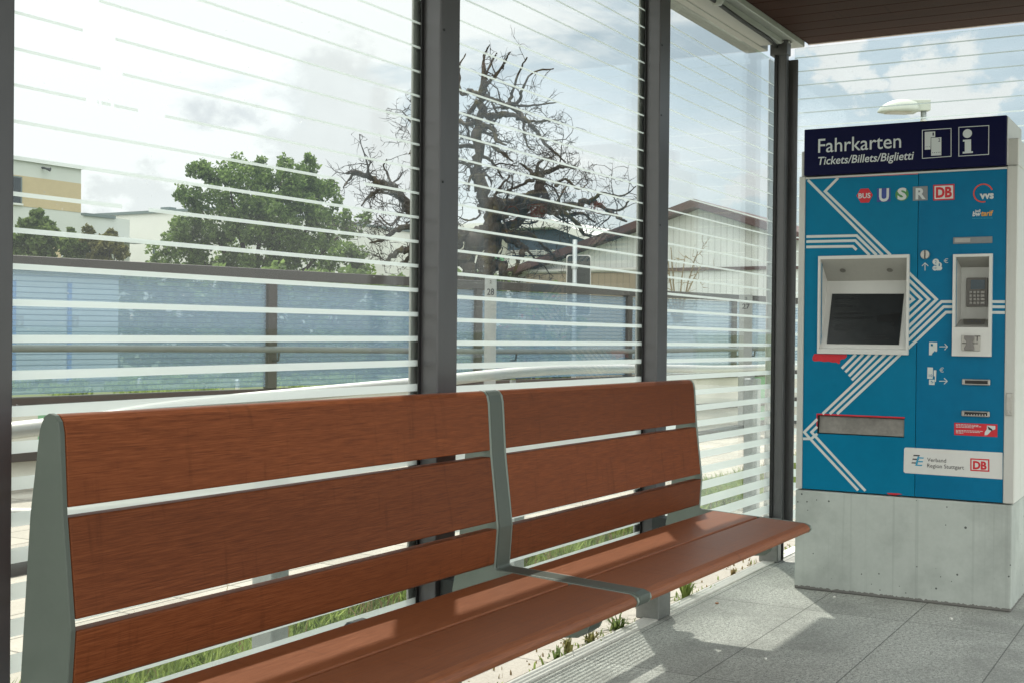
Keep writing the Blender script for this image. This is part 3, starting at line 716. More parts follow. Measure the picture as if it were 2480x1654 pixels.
scq[3].z = scq[2].z; 
scr = build('screen', MB().poly(scq), M['screen'], sb)
# faint lettering left on the sleeping screen
rnd = random.Random(3)
for (x, y, w, h) in ((450, 180, 200, 14), (450, 212, 265, 16), (450, 128, 130, 8), (450, 272, 140, 6), (450, 290, 150, 6), (450, 306, 120, 6), (450, 68, 110, 10), (590, 62, 30, 18), (700, 355, 130, 6), (670, 374, 180, 7)):
    xx = x; mb = MB()
    while xx < x + w:
        ww = rnd.uniform(5, 14); mb.poly([onB(m2(*q), .0026) for q in ((xx, y), (xx + ww, y), (xx + ww - 1, y + h), (xx - 1, y + h))]); xx += ww + 3
    build('text_line', mb, M['ghost'], scr)
mb = MB().poly([onB(m2(*q), .0026) for q in ((770, 200), (940, 180), (925, 250), (760, 250))])
c = onB(m2(882, 265), .0027); mb.disc(c, Vector((0, -1, 0)), -bdir, .0085, 18)
build('screen_picture', mb, M['ghost'], scr)
# spot lamps in the niche ceiling
cdir = Vector((XK - XB, 0, ZK - z1)).normalized(); cn = Vector((0, 1, 0)).cross(cdir).normalized()
if cn.z > 0: cn = -cn
for px in ((505, 1305), (862, 1302)):
    c = onPlane(*m1(*px), Vector((XB, 0, z1)) + cn * .002, cn)
    build('niche_lamp', MB().disc(c, Vector((0, 1, 0)), cdir, .0135, 20), M['tray'], sb)

# payment unit with keypad niche and card reader
pb = build('payment_bezel', frame_with_holes(MB(), XB, XP - .0004, *pay, [pho]), M['mwhite'], tm)
y0, y1, z0, z1 = pho
XK2 = 5.665; zc = onY(*m1(1415, 1285), y1).z; zf = z0 + .035
pr = [(XB + .0005, z1), (XK2, zc), (XK2, zf), (XB + .0005, z0)]
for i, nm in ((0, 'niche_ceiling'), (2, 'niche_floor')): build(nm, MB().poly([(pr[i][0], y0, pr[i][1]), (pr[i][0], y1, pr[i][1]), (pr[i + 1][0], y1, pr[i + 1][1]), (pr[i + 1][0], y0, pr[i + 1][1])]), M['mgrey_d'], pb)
mb = MB(); mb.poly([(XK2, y0, zc), (XK2, y1, zc), (XK2, y1, zf), (XK2, y0, zf)])
for yy in (y0 + .0003, y1 - .0003): mb.poly([(a, yy, b) for a, b in pr])
build('keypad_surround', mb, M['mwhite'], pb)
def rbox(pxs, X, th):
    """box standing th proud of plane X, from a surveyed rectangle (left, top, right, bottom)"""
    l, t, r, b = pxs; a = onX(l, (t + b) / 2, X).y; c = onX(r, (t + b) / 2, X).y
    return MB().box(X - th, X - .0003, c, a, onX((l + r) / 2, b, X).z, onX((l + r) / 2, t, X).z)
XKP = XK2
l, t = mz(738, 490); r, b = mz(1008, 855)
kp = build('keypad', rbox((l, t, r, b), XKP, .012), M['keypad'], pb, .002, 1)
l, t = mz(790, 515); r, b = mz(968, 632)
build('display', rbox((l, t, r, b), XKP - .012, .002), M['lcd'], kp)
kb = MB()
for iy in range(4):
    for ix in range(4):
        x = (772, 822, 868, 914)[ix]; w = 34 if ix < 3 else 54; y = 655 + iy * 45
        l, t = mz(x, y); r, b = mz(x + w, y + 32); q = rbox((l, t, r, b), XKP - .012, .004); kb.add(q.v, q.f)
build('key', kb, M['key'], kp, .0008)
# contactless reader on the niche floor
fl = Vector((XK2, 0, zf)); fd = Vector((XB - XK2, 0, z0 - zf)).normalized(); fn = Vector((0, 1, 0)).cross(fd).normalized()
if fn.z < 0: fn = -fn
rp = [onPlane(*mz(*q), fl + fn * .002, fn) for q in ((690, 985), (985, 985), (960, 1075), (700, 1075))]
build('reader_pad', MB().poly(rp), M['tray'], pb)
rp = MB()
for xx in (758, 805, 860, 905):
    c = onPlane(*mz(xx, 1040), fl + fn * .003, fn); rp.disc(c, Vector((0, 1, 0)), fd, .0035, 12)
build('reader_mark', rp, M['ublue'], pb)
# card slot
l, t = mz(672, 1215); r, b = mz(912, 1408)
cr = build('card_reader', rbox((l, t, r, b), XB, .004), M['steel'], pb, .0015)
pts = [(708, 1222), (832, 1222), (834, 1260), (815, 1300), (815, 1325), (832, 1365), (832, 1398), (712, 1398), (708, 1370), (738, 1330), (738, 1290), (708, 1258)]
p3 = Q([mz(*p) for p in pts], XB - .004); build('card_mouth', MB().prism([(p.y, p.z) for p in p3], 'X', XB - .018, XB - .0045), M['keypad'], cr, .002)
for a in ((672 + 8, 1308, 738, 1318), (815, 1310, 880, 1320), (838, 1222, 912, 1230), (866, 1230, 876, 1290)):
    l, t = mz(a[0], a[1]); r, b = mz(a[2], a[3]); build('card_slit', rbox((l, t, r, b), XB - .004, .002), M['black'], cr)

# tray flap recess
y0, y1, z0, z1 = tra; XT = 5.60
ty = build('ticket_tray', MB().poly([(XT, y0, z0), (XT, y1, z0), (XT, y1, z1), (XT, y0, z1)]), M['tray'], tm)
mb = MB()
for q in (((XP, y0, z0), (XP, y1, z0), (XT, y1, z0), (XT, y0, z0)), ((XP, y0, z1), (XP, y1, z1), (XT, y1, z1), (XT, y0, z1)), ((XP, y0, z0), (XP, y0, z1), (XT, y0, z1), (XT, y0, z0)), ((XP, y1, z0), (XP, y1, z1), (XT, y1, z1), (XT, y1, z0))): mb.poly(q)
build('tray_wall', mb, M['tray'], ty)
XF = 5.562
build('tray_flap', MB().poly([(XF, y0 + .003, z0 + .004), (XF, y1 - .006, z0 + .004), (XF + .01, y1 - .006, z1 - .006), (XF + .01, y0 + .003, z1 - .006)]), M['tray'], ty)
build('red_edge', MB().box(XP - .0012, XP - .0002, y0 - .002, y1 + .004, z1 - .0005, z1 + .006).box(XP - .0012, XP - .0002, y1 - .0005, y1 + .004, z0 + .02, z1 - .0007), M['red'], ty)

# lettering: built-in face turned into meshes
def text(name, body, anchor, end, X, mat, parent, size_px=None, bold=0.0, shear=0.0, top=None, axes=None, org=None):
    """baseline starts at sight line anchor, runs to sight line end on plane X; cap height from top"""
    cu = bpy.data.curves.new(name, 'FONT'); cu.body = body; cu.size = 1.0; cu.shear = shear; cu.offset = bold; cu.resolution_u = 3
    tmp = bpy.data.objects.new(name, cu); COL.objects.link(tmp)
    dg = bpy.context.evaluated_depsgraph_get(); me = bpy.data.meshes.new_from_object(tmp.evaluated_get(dg))
    bpy.data.objects.remove(tmp)
    vs = np.array([v.co[:] for v in me.vertices]); fs = [tuple(p.vertices) for p in me.polygons]
    x0, x1 = vs[:, 0].min(), vs[:, 0].max()
    a = onX(*anchor, X); e = onX(*end, X); tp = onX(*top, X)
    capm = 0.0; 
    cu2 = bpy.data.curves.new('cap', 'FONT'); cu2.body = 'H'; t2 = bpy.data.objects.new('cap', cu2); COL.objects.link(t2)
    dg = bpy.context.evaluated_depsgraph_get(); mh = bpy.data.meshes.new_from_object(t2.evaluated_get(dg)); capm = max(v.co[1] for v in mh.vertices); bpy.data.objects.remove(t2)
    if body.islower() and not any(ch in body for ch in 'bdfhklt'): capm = vs[:, 1].max()
    sx = (a.y - e.y) / (x1 - x0); sy = (tp.z - a.z) / capm
    mb = MB(); mb.v = [(X, a.y - (v[0] - x0) * sx, a.z + v[1] * sy) for v in vs]; mb.f = fs
    bpy.data.meshes.remove(me)
    return build(name, mb, mat, parent)

# header sign
XS = 5.532
s0 = rect(m1(211, 400), m1(1750, 320), m1(980, 180), m1(980, 545), XS)
hs = build('header_sign', MB().box(XS, 5.94, s0[0], s0[1], s0[2], s0[3]), M['navy'], tm, .003, 1)
build('sign_side', MB().box(XS + .012, 5.938, s0[0] - .002, s0[0] - .0003, s0[2] + .003, s0[3] - .003), M['mgrey'], hs)
T = XS - .0008
text('lettering', 'Fahrkarten', m1(318, 411), m1(948, 378), T, M['mtext'], hs, bold=.004, top=m1(318, 308))
text('lettering', 'Tickets/Billets/Biglietti', m1(318, 503), m1(1046, 457), T, M['mtext'], hs, bold=.012, shear=.18, top=m1(318, 445))
def ribbon(mb, pts, w, X, closed=False):
    P = [Vector((p.y, p.z)) for p in pts]; n = len(P); Ls = []; Rs = []
    for i in range(n):
        d1 = (P[i] - P[i - 1]).normalized() if (i > 0 or closed) else None
        d2 = (P[(i + 1) % n] - P[i]).normalized() if (i < n - 1 or closed) else None
        d1 = d1 or d2; d2 = d2 or d1
        t = (d1 + d2); t = t.normalized() if t.length > 1e-6 else d1
        nn = Vector((-t.y, t.x)); k = w / 2 / max(0.35, nn.dot(Vector((-d1.y, d1.x))))
        Ls.append(P[i] + nn * k); Rs.append(P[i] - nn * k)
    for i in range(n if closed else n - 1):
        j = (i + 1) % n
        mb.poly([(X, Ls[i].x, Ls[i].y), (X, Ls[j].x, Ls[j].y), (X, Rs[j].x, Rs[j].y), (X, Rs[i].x, Rs[i].y)])
    return mb
pm = MB()
ribbon(pm, Q([m1(*p) for p in ((1110, 240), (1328, 226), (1328, 438), (1110, 454))], T), .0028, T, True)
ribbon(pm, Q([m1(*p) for p in ((1387, 218), (1615, 204), (1613, 423), (1387, 437))], T), .0028, T, True)
def flat(mb, pts, X, f=m1): return mb.poly(Q([f(*p) for p in pts], X))
flat(pm, [(1128, 253), (1207, 249), (1207, 292), (1174, 294), (1172, 386), (1128, 389)], T)
flat(pm, [(1177, 298), (1254, 293), (1254, 430), (1177, 434)], T)
c = onX(*m1(1452, 265), T); pm.disc(c, (0, 1, 0), (0, 0, 1), .0185, 28)
flat(pm, [(1418, 313), (1480, 309), (1480, 400), (1494, 399), (1494, 412), (1416, 418), (1416, 404), (1432, 403), (1432, 326), (1418, 327)], T)
pic = build('pictogram', pm, M['mtext'], hs)
mk = MB(); mk2 = MB()
for xx in range(5):
    if xx < 3:
        c = onX(*m1(1138 + xx * 13, 366), T); mk.disc(c + Vector((-.0006, 0, 0)), (0, 1, 0), (0, 0, 1), .0016, 8)
    c = onX(*m1(1188 + xx * 14, 411 - xx), T); mk2.disc(c + Vector((-.0006, 0, 0)), (0, 1, 0), (0, 0, 1), .0018, 8)
build('ticket_dots', mk, M['navy'], pic); build('ticket_dots', mk2, M['navy'], pic)
text('lettering', '1', m1(1187, 281), m1(1197, 280), T - .0006, M['navy'], pic, bold=.01, top=m1(1187, 258))
text('lettering', '2', m1(1230, 327), m1(1246, 326), T - .0006, M['navy'], pic, bold=.01, top=m1(1230, 303))

# white line pattern of the front
D1 = XP - .0009
LW = .0118; _ln = [0]
def line(pts):
    _ln[0] += 1; X = D1 + .00018 - .00003 * _ln[0]
    build('white_stripe', ribbon(MB(), Q([(m1 if k == 1 else m2)(x, y) for k, x, y in pts], D1), LW, X), M['mline'], tm)
line([(1, 240, 618), (1, 808, 1188)])
line([(1, 470, 602), (1, 371, 704), (1, 868, 1188)])
line([(1, 229, 1048), (1, 610, 1040), (1, 762, 1188)])
line([(1, 229, 1086), (1, 600, 1078), (1, 708, 1188)])
line([(1, 228, 1126), (1, 582, 1121), (1, 610, 1148)])
for ax, ys_, ye in ((1218, 1330, 288), (1160, 1385, 228), (1102, 1440, 172), (1044, 1497, 112)):
    line([(1, 1004, ys_ - 12), (2, ax, 81), (2, 1004, ye)])
line([(2, 1342, 98), (2, 1256, 98), (2, 1004, 340)])
line([(2, 1342, 137), (2, 1272, 137), (2, 1004, 392)])
line([(2, 1342, 178), (2, 1290, 178), (2, 1002, 450)])
for y in (98, 137, 180): line([(2, 1632, y), (2, 1738, y + 1)])
for xt, xe, ye in ((605, 498, 601), (660, 525, 629), (715, 552, 659), (770, 574, 689)): line([(2, xt, 494), (2, xe, ye)])
for xt, xe in ((828, 352), (888, 407), (944, 462)): line([(2, xt, 494), (2, xe, 946)])
line([(2, 312, 985), (2, 213, 1084), (2, 300, 1180), (2, 622, 1526)])
line([(2, 311, 1042), (2, 268, 1084), (2, 340, 1163), (2, 677, 1530)])
line([(2, 202, 1134), (2, 266, 1134), (2, 312, 1096)])

# line badges
def badge(name, pts, mat, X=D1 - .0004, f=m1): return build(name, flat(MB(), pts, X, f), mat, tm)
XBd = D1 - .0004; XTx = XBd - .0006
hx = badge('badge', [(610, 737), (640, 685), (700, 682), (733, 731), (704, 789), (643, 791)], M['red'])
text('lettering', 'BUS', m1(624, 757), m1(716, 752), XTx, M['mtext'], hx, bold=.02, top=m1(624, 721))
bu = badge('badge', [(765, 683), (868, 678), (868, 780), (765, 786)], M['ublue'])
text('lettering', 'U', m1(780, 778), m1(856, 774), XTx, M['mtext'], bu, bold=.035, top=m1(780, 688))
cb = build('badge', MB().disc(onX(*m1(955, 727), XBd), (0, 1, 0), (0, 0, 1), .0285, 32), M['sgreen'], tm)
text('lettering', 'S', m1(920, 766), m1(990, 763), XTx, M['mtext'], cb, bold=.04, top=m1(920, 684))
br = badge('badge', [(1038, 669), (1150, 664), (1150, 771), (1038, 776)], M['rgrey'])
text('lettering', 'R', m1(1058, 762), m1(1134, 759), XTx, M['mtext'], br, bold=.035, top=m1(1058, 684))
def db_logo(pa, f, ta, te, tt):
    bk = badge('badge', pa, M['mwhite'], f=f)
    rm = MB(); ribbon(rm, Q([f(*p) for p in pa], XTx), .0052, XTx, True); build('badge_rim', rm, M['red'], bk)
    text('lettering', 'DB', f(*ta), f(*te), XTx, M['red'], bk, bold=.045, top=f(*tt))
db_logo([(1197, 660), (1349, 653), (1349, 763), (1197, 769)], m1, (1212, 750), (1334, 746), (1212, 678))
rg = MB(); rg.disc(onX(*m1(1571, 717), XBd), (0, -1, 0), (0, 0, 1), .0400, 40, .0345, R_(18), R_(285))
rgo = build('badge', rg, M['ringred'], tm)
text('lettering', 'vvs', m1(1546, 761), m1(1652, 756), XTx, M['mtext'], rgo, bold=.04, top=m1(1546, 722))
bt = text('lettering', 'bw', m1(1490, 892), m1(1555, 890), XBd, M['mtext'], tm, bold=.03, shear=.15, top=m1(1490, 858))
text('lettering', 'tarif', m1(1556, 891), m1(1648, 889), XBd, M['orange'], tm, bold=.03, shear=.15, top=m1(1556, 853))
text('lettering', 'jedi', m1(1508, 862), m1(1552, 860), XBd - .0004, M['mtext'], tm, bold=.03, shear=.1, top=m1(1508, 843))
mb = MB(); rnd = random.Random(8); x = 1488
while x < 1645: w = rnd.uniform(5, 12); flat(mb, [(x, 907 - (x - 1488) * .02), (x + w, 907 - (x - 1488) * .02), (x + w, 912 - (x - 1488) * .02), (x, 912 - (x - 1488) * .02)], XBd); x += w + 3
build('small_print', mb, M['cyan'], tm)

# coin slot, arrows, symbols
c = onX(*m1(1132, 1184), XP)
cs = build('coin_slot', MB().tube([c + Vector((-.008, 0, 0)), c + Vector((-.0003, 0, 0))], [.0185, .020], 28), M['steel'], tm)
build('slit', MB().box(XP - .0095, XP - .0083, c.y - .0022, c.y + .0022, c.z - .018, c.z + .018), M['black'], cs)
def arrow(a, b, h1, h2, f):
    mb = ribbon(MB(), Q([f(*a), f(*b)], D1), .0030, D1)
    build('arrow', ribbon(mb, Q([f(*h1), f(*b), f(*h2)], D1 - .0003), .0030, D1 - .0003), M['mline'], tm)
arrow((1130, 1305), (1130, 1247), (1107, 1271), (1154, 1270), m1)
arrow((1240, 437), (1301, 437), (1279, 415), (1279, 461), m2)
arrow((1238, 697), (1299, 697), (1275, 674), (1275, 720), m2)
sg = build('card_symbol', flat(MB(), [(1162, 403), (1222, 405), (1222, 470), (1180, 500), (1160, 500)], D1, m2), M['mline'], tm)
sy = flat(MB(), [(1149, 592), (1190, 594), (1190, 652), (1188, 680), (1147, 678)], D1, m2)
flat(sy, [(1196, 614), (1216, 615), (1213, 702), (1205, 702), (1205, 660), (1196, 660)], D1 - .0002, m2)
flat(sy, [(1161, 684), (1203, 686), (1203, 726), (1160, 724)], D1 - .0002, m2)
sn = build('banknote_symbol', sy, M['mline'], tm)
sy = MB()
for i, (x, y, r) in enumerate(((1212, 1239, .0135), (1237, 1262, .0115), (1206, 1287, .0105), (1228, 1287, .0100), (1243, 1287, .0095))):
    sy.disc(onX(*m1(x, y), D1) + Vector((-.0002 * i, 0, 0)), (0, 1, 0), (0, 0, 1), r, 22)
sc_ = build('coin_symbol', sy, M['mline'], tm)
dk = MB(); flat(dk, [(1174, 416), (1190, 417), (1190, 433), (1174, 432)], D1 - .0014, m2); flat(dk, [(1182, 492), (1204, 468), (1214, 476), (1186, 497)], D1 - .0014, m2)
build('chip_mark', dk, M['mblue2'], sg)
text('lettering', '2', m1(1204, 1251), m1(1219, 1250), D1 - .0016, M['mblue2'], sc_, top=m1(1204, 1228))
text('lettering', '1', m1(1234, 1272), m1(1242, 1272), D1 - .0016, M['mblue2'], sc_, top=m1(1234, 1251))
text('lettering', '10', m1(1196, 1295), m1(1216, 1294), D1 - .0016, M['mblue2'], sc_, top=m1(1196, 1278))
text('lettering', '10', m2(1160, 664), m2(1185, 664), D1 - .0016, M['mblue2'], sn, top=m2(1160, 644))
text('lettering', '5', m2(1172, 712), m2(1194, 712), D1 - .0016, M['mblue2'], sn, top=m2(1172, 694))
text('lettering', '\u20ac', m1(1272, 1248), m1(1306, 1247), D1, M['mline'], tm, top=m1(1272, 1216))
text('lettering', '\u20ac', m2(1240, 629), m2(1272, 629), D1, M['mline'], tm, top=m2(1240, 596))
# small status plate
l, t = m1(1345, 1050); r, b = m1(1642, 1100)
sp_ = build('status_plate', rbox((l, t, r, b), XP, .004), M['rgrey'], tm, .001)
l, t = m1(1356, 1060); r, b = m1(1474, 1090); q = rbox((l, t, r, b), XP - .004, .001); build('status_window', q, M['key'], sp_)
# note and change slots
for (l_, t_, r_, b_, sc) in ((1413, 682, 1627, 727, False), (1409, 923, 1623, 966, True)):
    l, t = m2(l_, t_); r, b = m2(r_, b_)
    o = build('money_slot', rbox((l, t, r, b), XP, .010), M['steel'], tm, .003, 1)
    l, t = m2(l_ + 20, t_ + 10); r, b = m2(r_ - 20, b_ - 9); build('slit', rbox((l, t, r, b), XP - .010, .0008), M['black'], o)
    if sc:
        tb = MB()
        for k in range(8):
            cc = onX(*m2(l_ + 32 + k * 21, b_ - 13), XP - .0112); tb.box(cc.x - .003, cc.x, cc.y - .0022, cc.y + .0022, cc.z - .003, cc.z + .003)
        build('teeth', tb, M['bolt'], o)
# red notice with a bank note pictogram
rn = build('red_notice', flat(MB(), [(1352, 1012), (1680, 1025), (1680, 1122), (1352, 1105)], D1, m2), M['red'], tm)
pm = MB(); rnd = random.Random(11)
for k in range(6):
    y = 1022 + k * 10 + (14 if k > 2 else 0); x = 1364; ln = (1520, 1552, 1500, 1556, 1545, 1415)[k]
    while x < ln:
        w = rnd.uniform(8, 22); yy = y + (x - 1352) * .045
        flat(pm, [(x, yy), (x + w, yy + w * .045), (x + w, yy + 4.5 + w * .045), (x, yy + 4.5)], D1 - .0006, m2); x += w + 4
flat(pm, [(1600, 1034), (1664, 1037), (1664, 1062), (1634, 1072), (1606, 1104), (1582, 1108), (1584, 1086), (1600, 1060)], D1 - .0006, m2)
build('small_print', pm, M['mtext'], rn)
pm = MB()
for k in range(4): flat(pm, [(1604 + k * 9, 1040 + k * 6), (1612 + k * 9, 1040 + k * 6), (1622 + k * 7, 1066 + k * 3), (1614 + k * 7, 1066 + k * 3)], D1 - .0010, m2)
build('note_mark', pm, M['ink'], rn)
# white sponsor label, rounded on the left
wl = build('white_label', flat(MB(), [(984, 1200), (1719, 1240), (1719, 1443), (980, 1394), (969, 1386), (967, 1376), (971, 1214), (975, 1205)], D1, m2), M['mwhite'], tm)
text('lettering', 'Verband', m2(1146, 1307), m2(1290, 1313), D1 - .0007, M['ink'], wl, top=m2(1146, 1278))
text('lettering', 'Region Stuttgart', m2(1146, 1351), m2(1426, 1364), D1 - .0007, M['ink'], wl, top=m2(1146, 1322))
db_logo([(1479, 1287), (1614, 1294), (1614, 1380), (1479, 1373)], m2, (1494, 1361), (1598, 1366), (1494, 1305))
lg = MB(); lg2 = MB()
for k in range(3):
    y = 1256 + k * 28
    flat(lg, [(1044 - k * 7, y), (1092 - k * 7, y + 2), (1088 - k * 7, y + 11), (1040 - k * 7, y + 9)], D1 - .0007, m2)
    flat(lg2, [(1076 - k * 8, y + 18), (1122 - k * 6, y + 20), (1118 - k * 6, y + 29), (1072 - k * 8, y + 27)], D1 - .0007, m2)
flat(lg2, [(1074, 1268), (1086, 1268), (1070, 1338), (1056, 1338)], D1 - .0009, m2)
build('emblem', lg, M['ink'], wl); build('emblem', lg2, M['cyan'], wl)
# red paint left under the screen and along the edges
rp = [(288, 491), (535, 495), (536, 512), (520, 528), (492, 533), (484, 545), (483, 562), (474, 567), (455, 556), (425, 556), (400, 549), (360, 551), (330, 545), (290, 547), (277, 540), (276, 518)]
build('red_patch', flat(MB(), rp, D1 - .0005, m2), M['red'], tm)
mb = MB(); build('red_edge', flat(MB(), [(240, 605), (1078, 568), (1078, 574), (240, 611)], D1 - .0005, m1), M['red'], tm)
flat(mb, [(840, 1545), (930, 1548), (960, 1556), (900, 1562), (850, 1556)], D1 - .0005, m2)
build('red_patch', mb, M['red'], tm)
# lock on the right edge
l, t = m2(1745, 788); r, b = m2(1795, 960)
lk = build('lock', rbox((l, t, r, b), XM, .005), M['steel'], tm, .002, 1)
mb = MB()
for y, r in ((806, .0085), (930, .0055)):
    c = onX(*m2(1769, y), XM - .005); mb.tube([c, c + Vector((-.004, 0, 0))], r, 18)
build('lock_cylinder', mb, M['bolt'], lk)

# ------------------------------------------------------------------ weeds and scraps round the kerb
def weed(x, y, h, n, label, seed, mat='grass', spread=.6):
    rnd = random.Random(seed); mb = MB(); o = root('weed', (x, y, -.012), label, 'weed', 'weeds along the kerb under the bench')
    for i in range(n):
        a = rnd.uniform(0, 6.28); hh = h * rnd.uniform(.45, 1); l = hh * rnd.uniform(.2, spread * 1.6); w = .0045 * rnd.uniform(.6, 1.5)
        px, py = x + rnd.gauss(0, .006), y + rnd.gauss(0, .006); dx, dy = -math.sin(a) * w, math.cos(a) * w
        c, s = math.cos(a), math.sin(a); z = -.012
        mb.add([(px - dx, py - dy, z), (px + dx, py + dy, z), (px + c * l * .4 + dx, py + s * l * .4 + dy, z + hh * .65), (px + c * l * .4 - dx, py + s * l * .4 - dy, z + hh * .65), (px + c * l, py + s * l, z + hh * (1 if l < hh * .6 else .75))], [(0, 1, 2, 3), (3, 2, 4)])
    build('leaves', mb, M[mat], o)
    return o
weed(5.12, 2.045, .13, 46, 'tall bright green grass tuft at the kerb right of the bench divider', 1)
weed(4.82, 2.05, .10, 26, 'leaning green weed beside the steel foot of the post under the bench', 2, 'grass', 1.1)
weed(4.45, 2.06, .09, 30, 'low green weed left of the steel post foot under the seat', 3, 'leaf2', 1.2)
weed(4.21, 2.06, .06, 22, 'reddish brown flat weed lying on the pale slabs', 4, 'leaf3', 1.4)
weed(4.02, 2.06, .07, 14, 'yellow green upright weed at the kerb near the lower picture edge', 5, 'leaf3', .5)
weed(3.93, 2.05, .06, 14, 'small dark sprig on the kerb, nearest weed to the camera', 6, 'leaf2', .8)
weed(5.74, 2.05, .05, 16, 'thin dry weed by the kerb close to the corner post', 7, 'dry', .7)
def scrap(px, label, mat, sx, sy, seed, cat='litter'):
    p = onZ(*px, 0); rnd = random.Random(seed); a = rnd.uniform(0, 3)
    pts = [(p.x + math.cos(a + k * 1.05) * sx * rnd.uniform(.7, 1.1), p.y + math.sin(a + k * 1.05) * sy * rnd.uniform(.7, 1.1)) for k in range(6)]
    o = build('paper_scrap', MB().prism(pts, 'Z', .001, .006), M[mat]); tag(o, label, cat, 'scraps on the platform floor')
z6 = lambda x, y: (1680 + x * .3403, 1150 + y * .3403)
scrap(z6(1832, 1025), 'white paper scrap on the floor in front of the plinth corner', 'paper', .011, .007, 1)
scrap(z6(1000, 870), 'cream scrap on the floor touching the shadow at the plinth foot', 'paper', .007, .006, 2)
scrap(z6(510, 1310), 'small white scrap in the dark shadow on the floor', 'paper', .006, .005, 3)
scrap((1416, 1598), 'grey white scrap on the sunlit stone by the kerb', 'paper', .009, .005, 4)
scrap(z6(165, 915), 'brown leaf scrap lying on the sunny stone under the bench end', 'brownleaf', .009, .007, 5)
# ------------------------------------------------------------------ handrail on galvanised posts, just outside the glass
hr = root('handrail', (5.0, 2.5, 0), 'pale round handrail on square galvanised posts right behind the glass wall', 'handrail')
for px, py, top in ((657, 1200, .90), (1240, 1100, .905), (1822, 1000, .88)):
    p = onY(px, py, 2.5); w = .040
    pm = MB().box(p.x - w, p.x + w, 2.5 - w, 2.5 + w, -.05, top)
    po = build('post', pm, M['galv'], hr, .004, 1)
    build('stem', MB().tube([(p.x, 2.5, top + .0005), (p.x, 2.5, .955)], .012, 10), M['galv'], po)
rail = [(-1.5, 2.5, .86), (.4, 2.5, .88)] + [tuple(onY(x, y, 2.5)) for x, y in ((21, 1043), (456, 982), (991, 929), (1327, 896), (1612, 892), (1850, 890))]
rail.append((12.5, 2.5, .93))
build('rail', MB().tube(catmull(rail, 5), .021, 14), M['steelpipe'], hr, 0, 1, True)
low = [(-1.5, 2.5, .80)] + [tuple(onY(x, y, 2.5)) for x, y in ((21, 1229), (149, 1247), (560, 1200))]
p = onY(620, 1198, 2.5); low += [tuple(p), (p.x + .03, 2.5, p.z - .03), (p.x + .035, 2.5, .50)]
low[1] = (low[1][0], 2.5, low[2][2] + .02)
build('lower_rail', MB().tube(low, .017, 12), M['steelpipe'], hr, 0, 1, True)

# ------------------------------------------------------------------ brown railing with lined glazing, and the parapet under it
A0 = Vector((5.485, 6.925, 0)); AD = Vector((2.345, -.462, 0)).normalized(); AN = Vector((-AD.y, AD.x, 0))  # AN points away from the platform
fence = root('windbreak_railing', A0 + AD * 4, 'brown steel railing with finely lined bluish glass panels behind the shelter', 'railing')
def fp(s, n, z): q = A0 + AD * s + AN * n; return (q.x, q.y, z)
def fbox(mb, s0, s1, n0, n1, z0, z1):
    return mb.hexa([fp(s0, n0, z0), fp(s1, n0, z0), fp(s1, n1, z0), fp(s0, n1, z0)], [fp(s0, n0, z1), fp(s1, n0, z1), fp(s1, n1, z1), fp(s0, n1, z1)])
build('top_rail', fbox(MB(), -3.2, 13.5, -.04, .04, 1.535, 1.612), M['brown'], fence, .006, 2)
build('bottom_rail', fbox(MB(), -3.2, 13.5, -.03, .03, .625, .685), M['brown'], fence, .004, 1)
build('lower_rail', fbox(MB(), -3.2, 13.5, -.07, -.012, .265, .335), M['brown'], fence, .004, 1)
PS = [-.27 - 2.39, -.27, 2.12, 4.51, 6.90, 9.06, 11.45]
for s in PS: build('post', fbox(MB(), s - .043, s + .043, -.035, .035, .6855, 1.5345), M['brown'], fence, .005, 1)
for a, b in zip(PS[:-1], PS[1:]):
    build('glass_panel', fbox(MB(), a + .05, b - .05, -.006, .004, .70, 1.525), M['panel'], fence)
hp = [fp(s, -.11, z) for s, z in ((-3.2, 1.012), (0, 1.006), (2.1, .99), (4.5, .962), (6.9, .952), (9.1, .965), (13.5, .97))]
M['dullgalv'] = simple('weathered_galv', (0.15, 0.165, 0.155), 0.55, 0.3, 0.2, 9)
build('handrail', MB().tube(catmull(hp, 4), .025, 14), M['dullgalv'], fence, 0, 1, True)
for s in (-.27, 2.12, 4.62, 4.95, 6.9, 9.06, 9.4):
    z = float(np.interp(s, (-3.2, 0, 2.1, 4.5, 6.9, 9.1), (1.012, 1.006, .99, .962, .952, .965)))
    build('rail_bracket', MB().tube([fp(s, -.04, z - .09), fp(s, -.10, z - .085), fp(s, -.11, z - .0255)], .009, 8), M['dark'], fence)
par = root('parapet_wall', A0 + AD * 4 + AN * .1, 'low cream wall with green painted bands under the brown railing', 'wall')
build('wall', fbox(MB(), -3.4, 13.8, .0, .16, .05, .6245), M['cream'], par)
gb = MB()
for a, b in ((.19, .34), (9.3, 10.2), (10.7, 11.4)): fbox(gb, a, b, -.0025, -.0005, .08, .62)
build('green_band', gb, M['green_paint'], par)

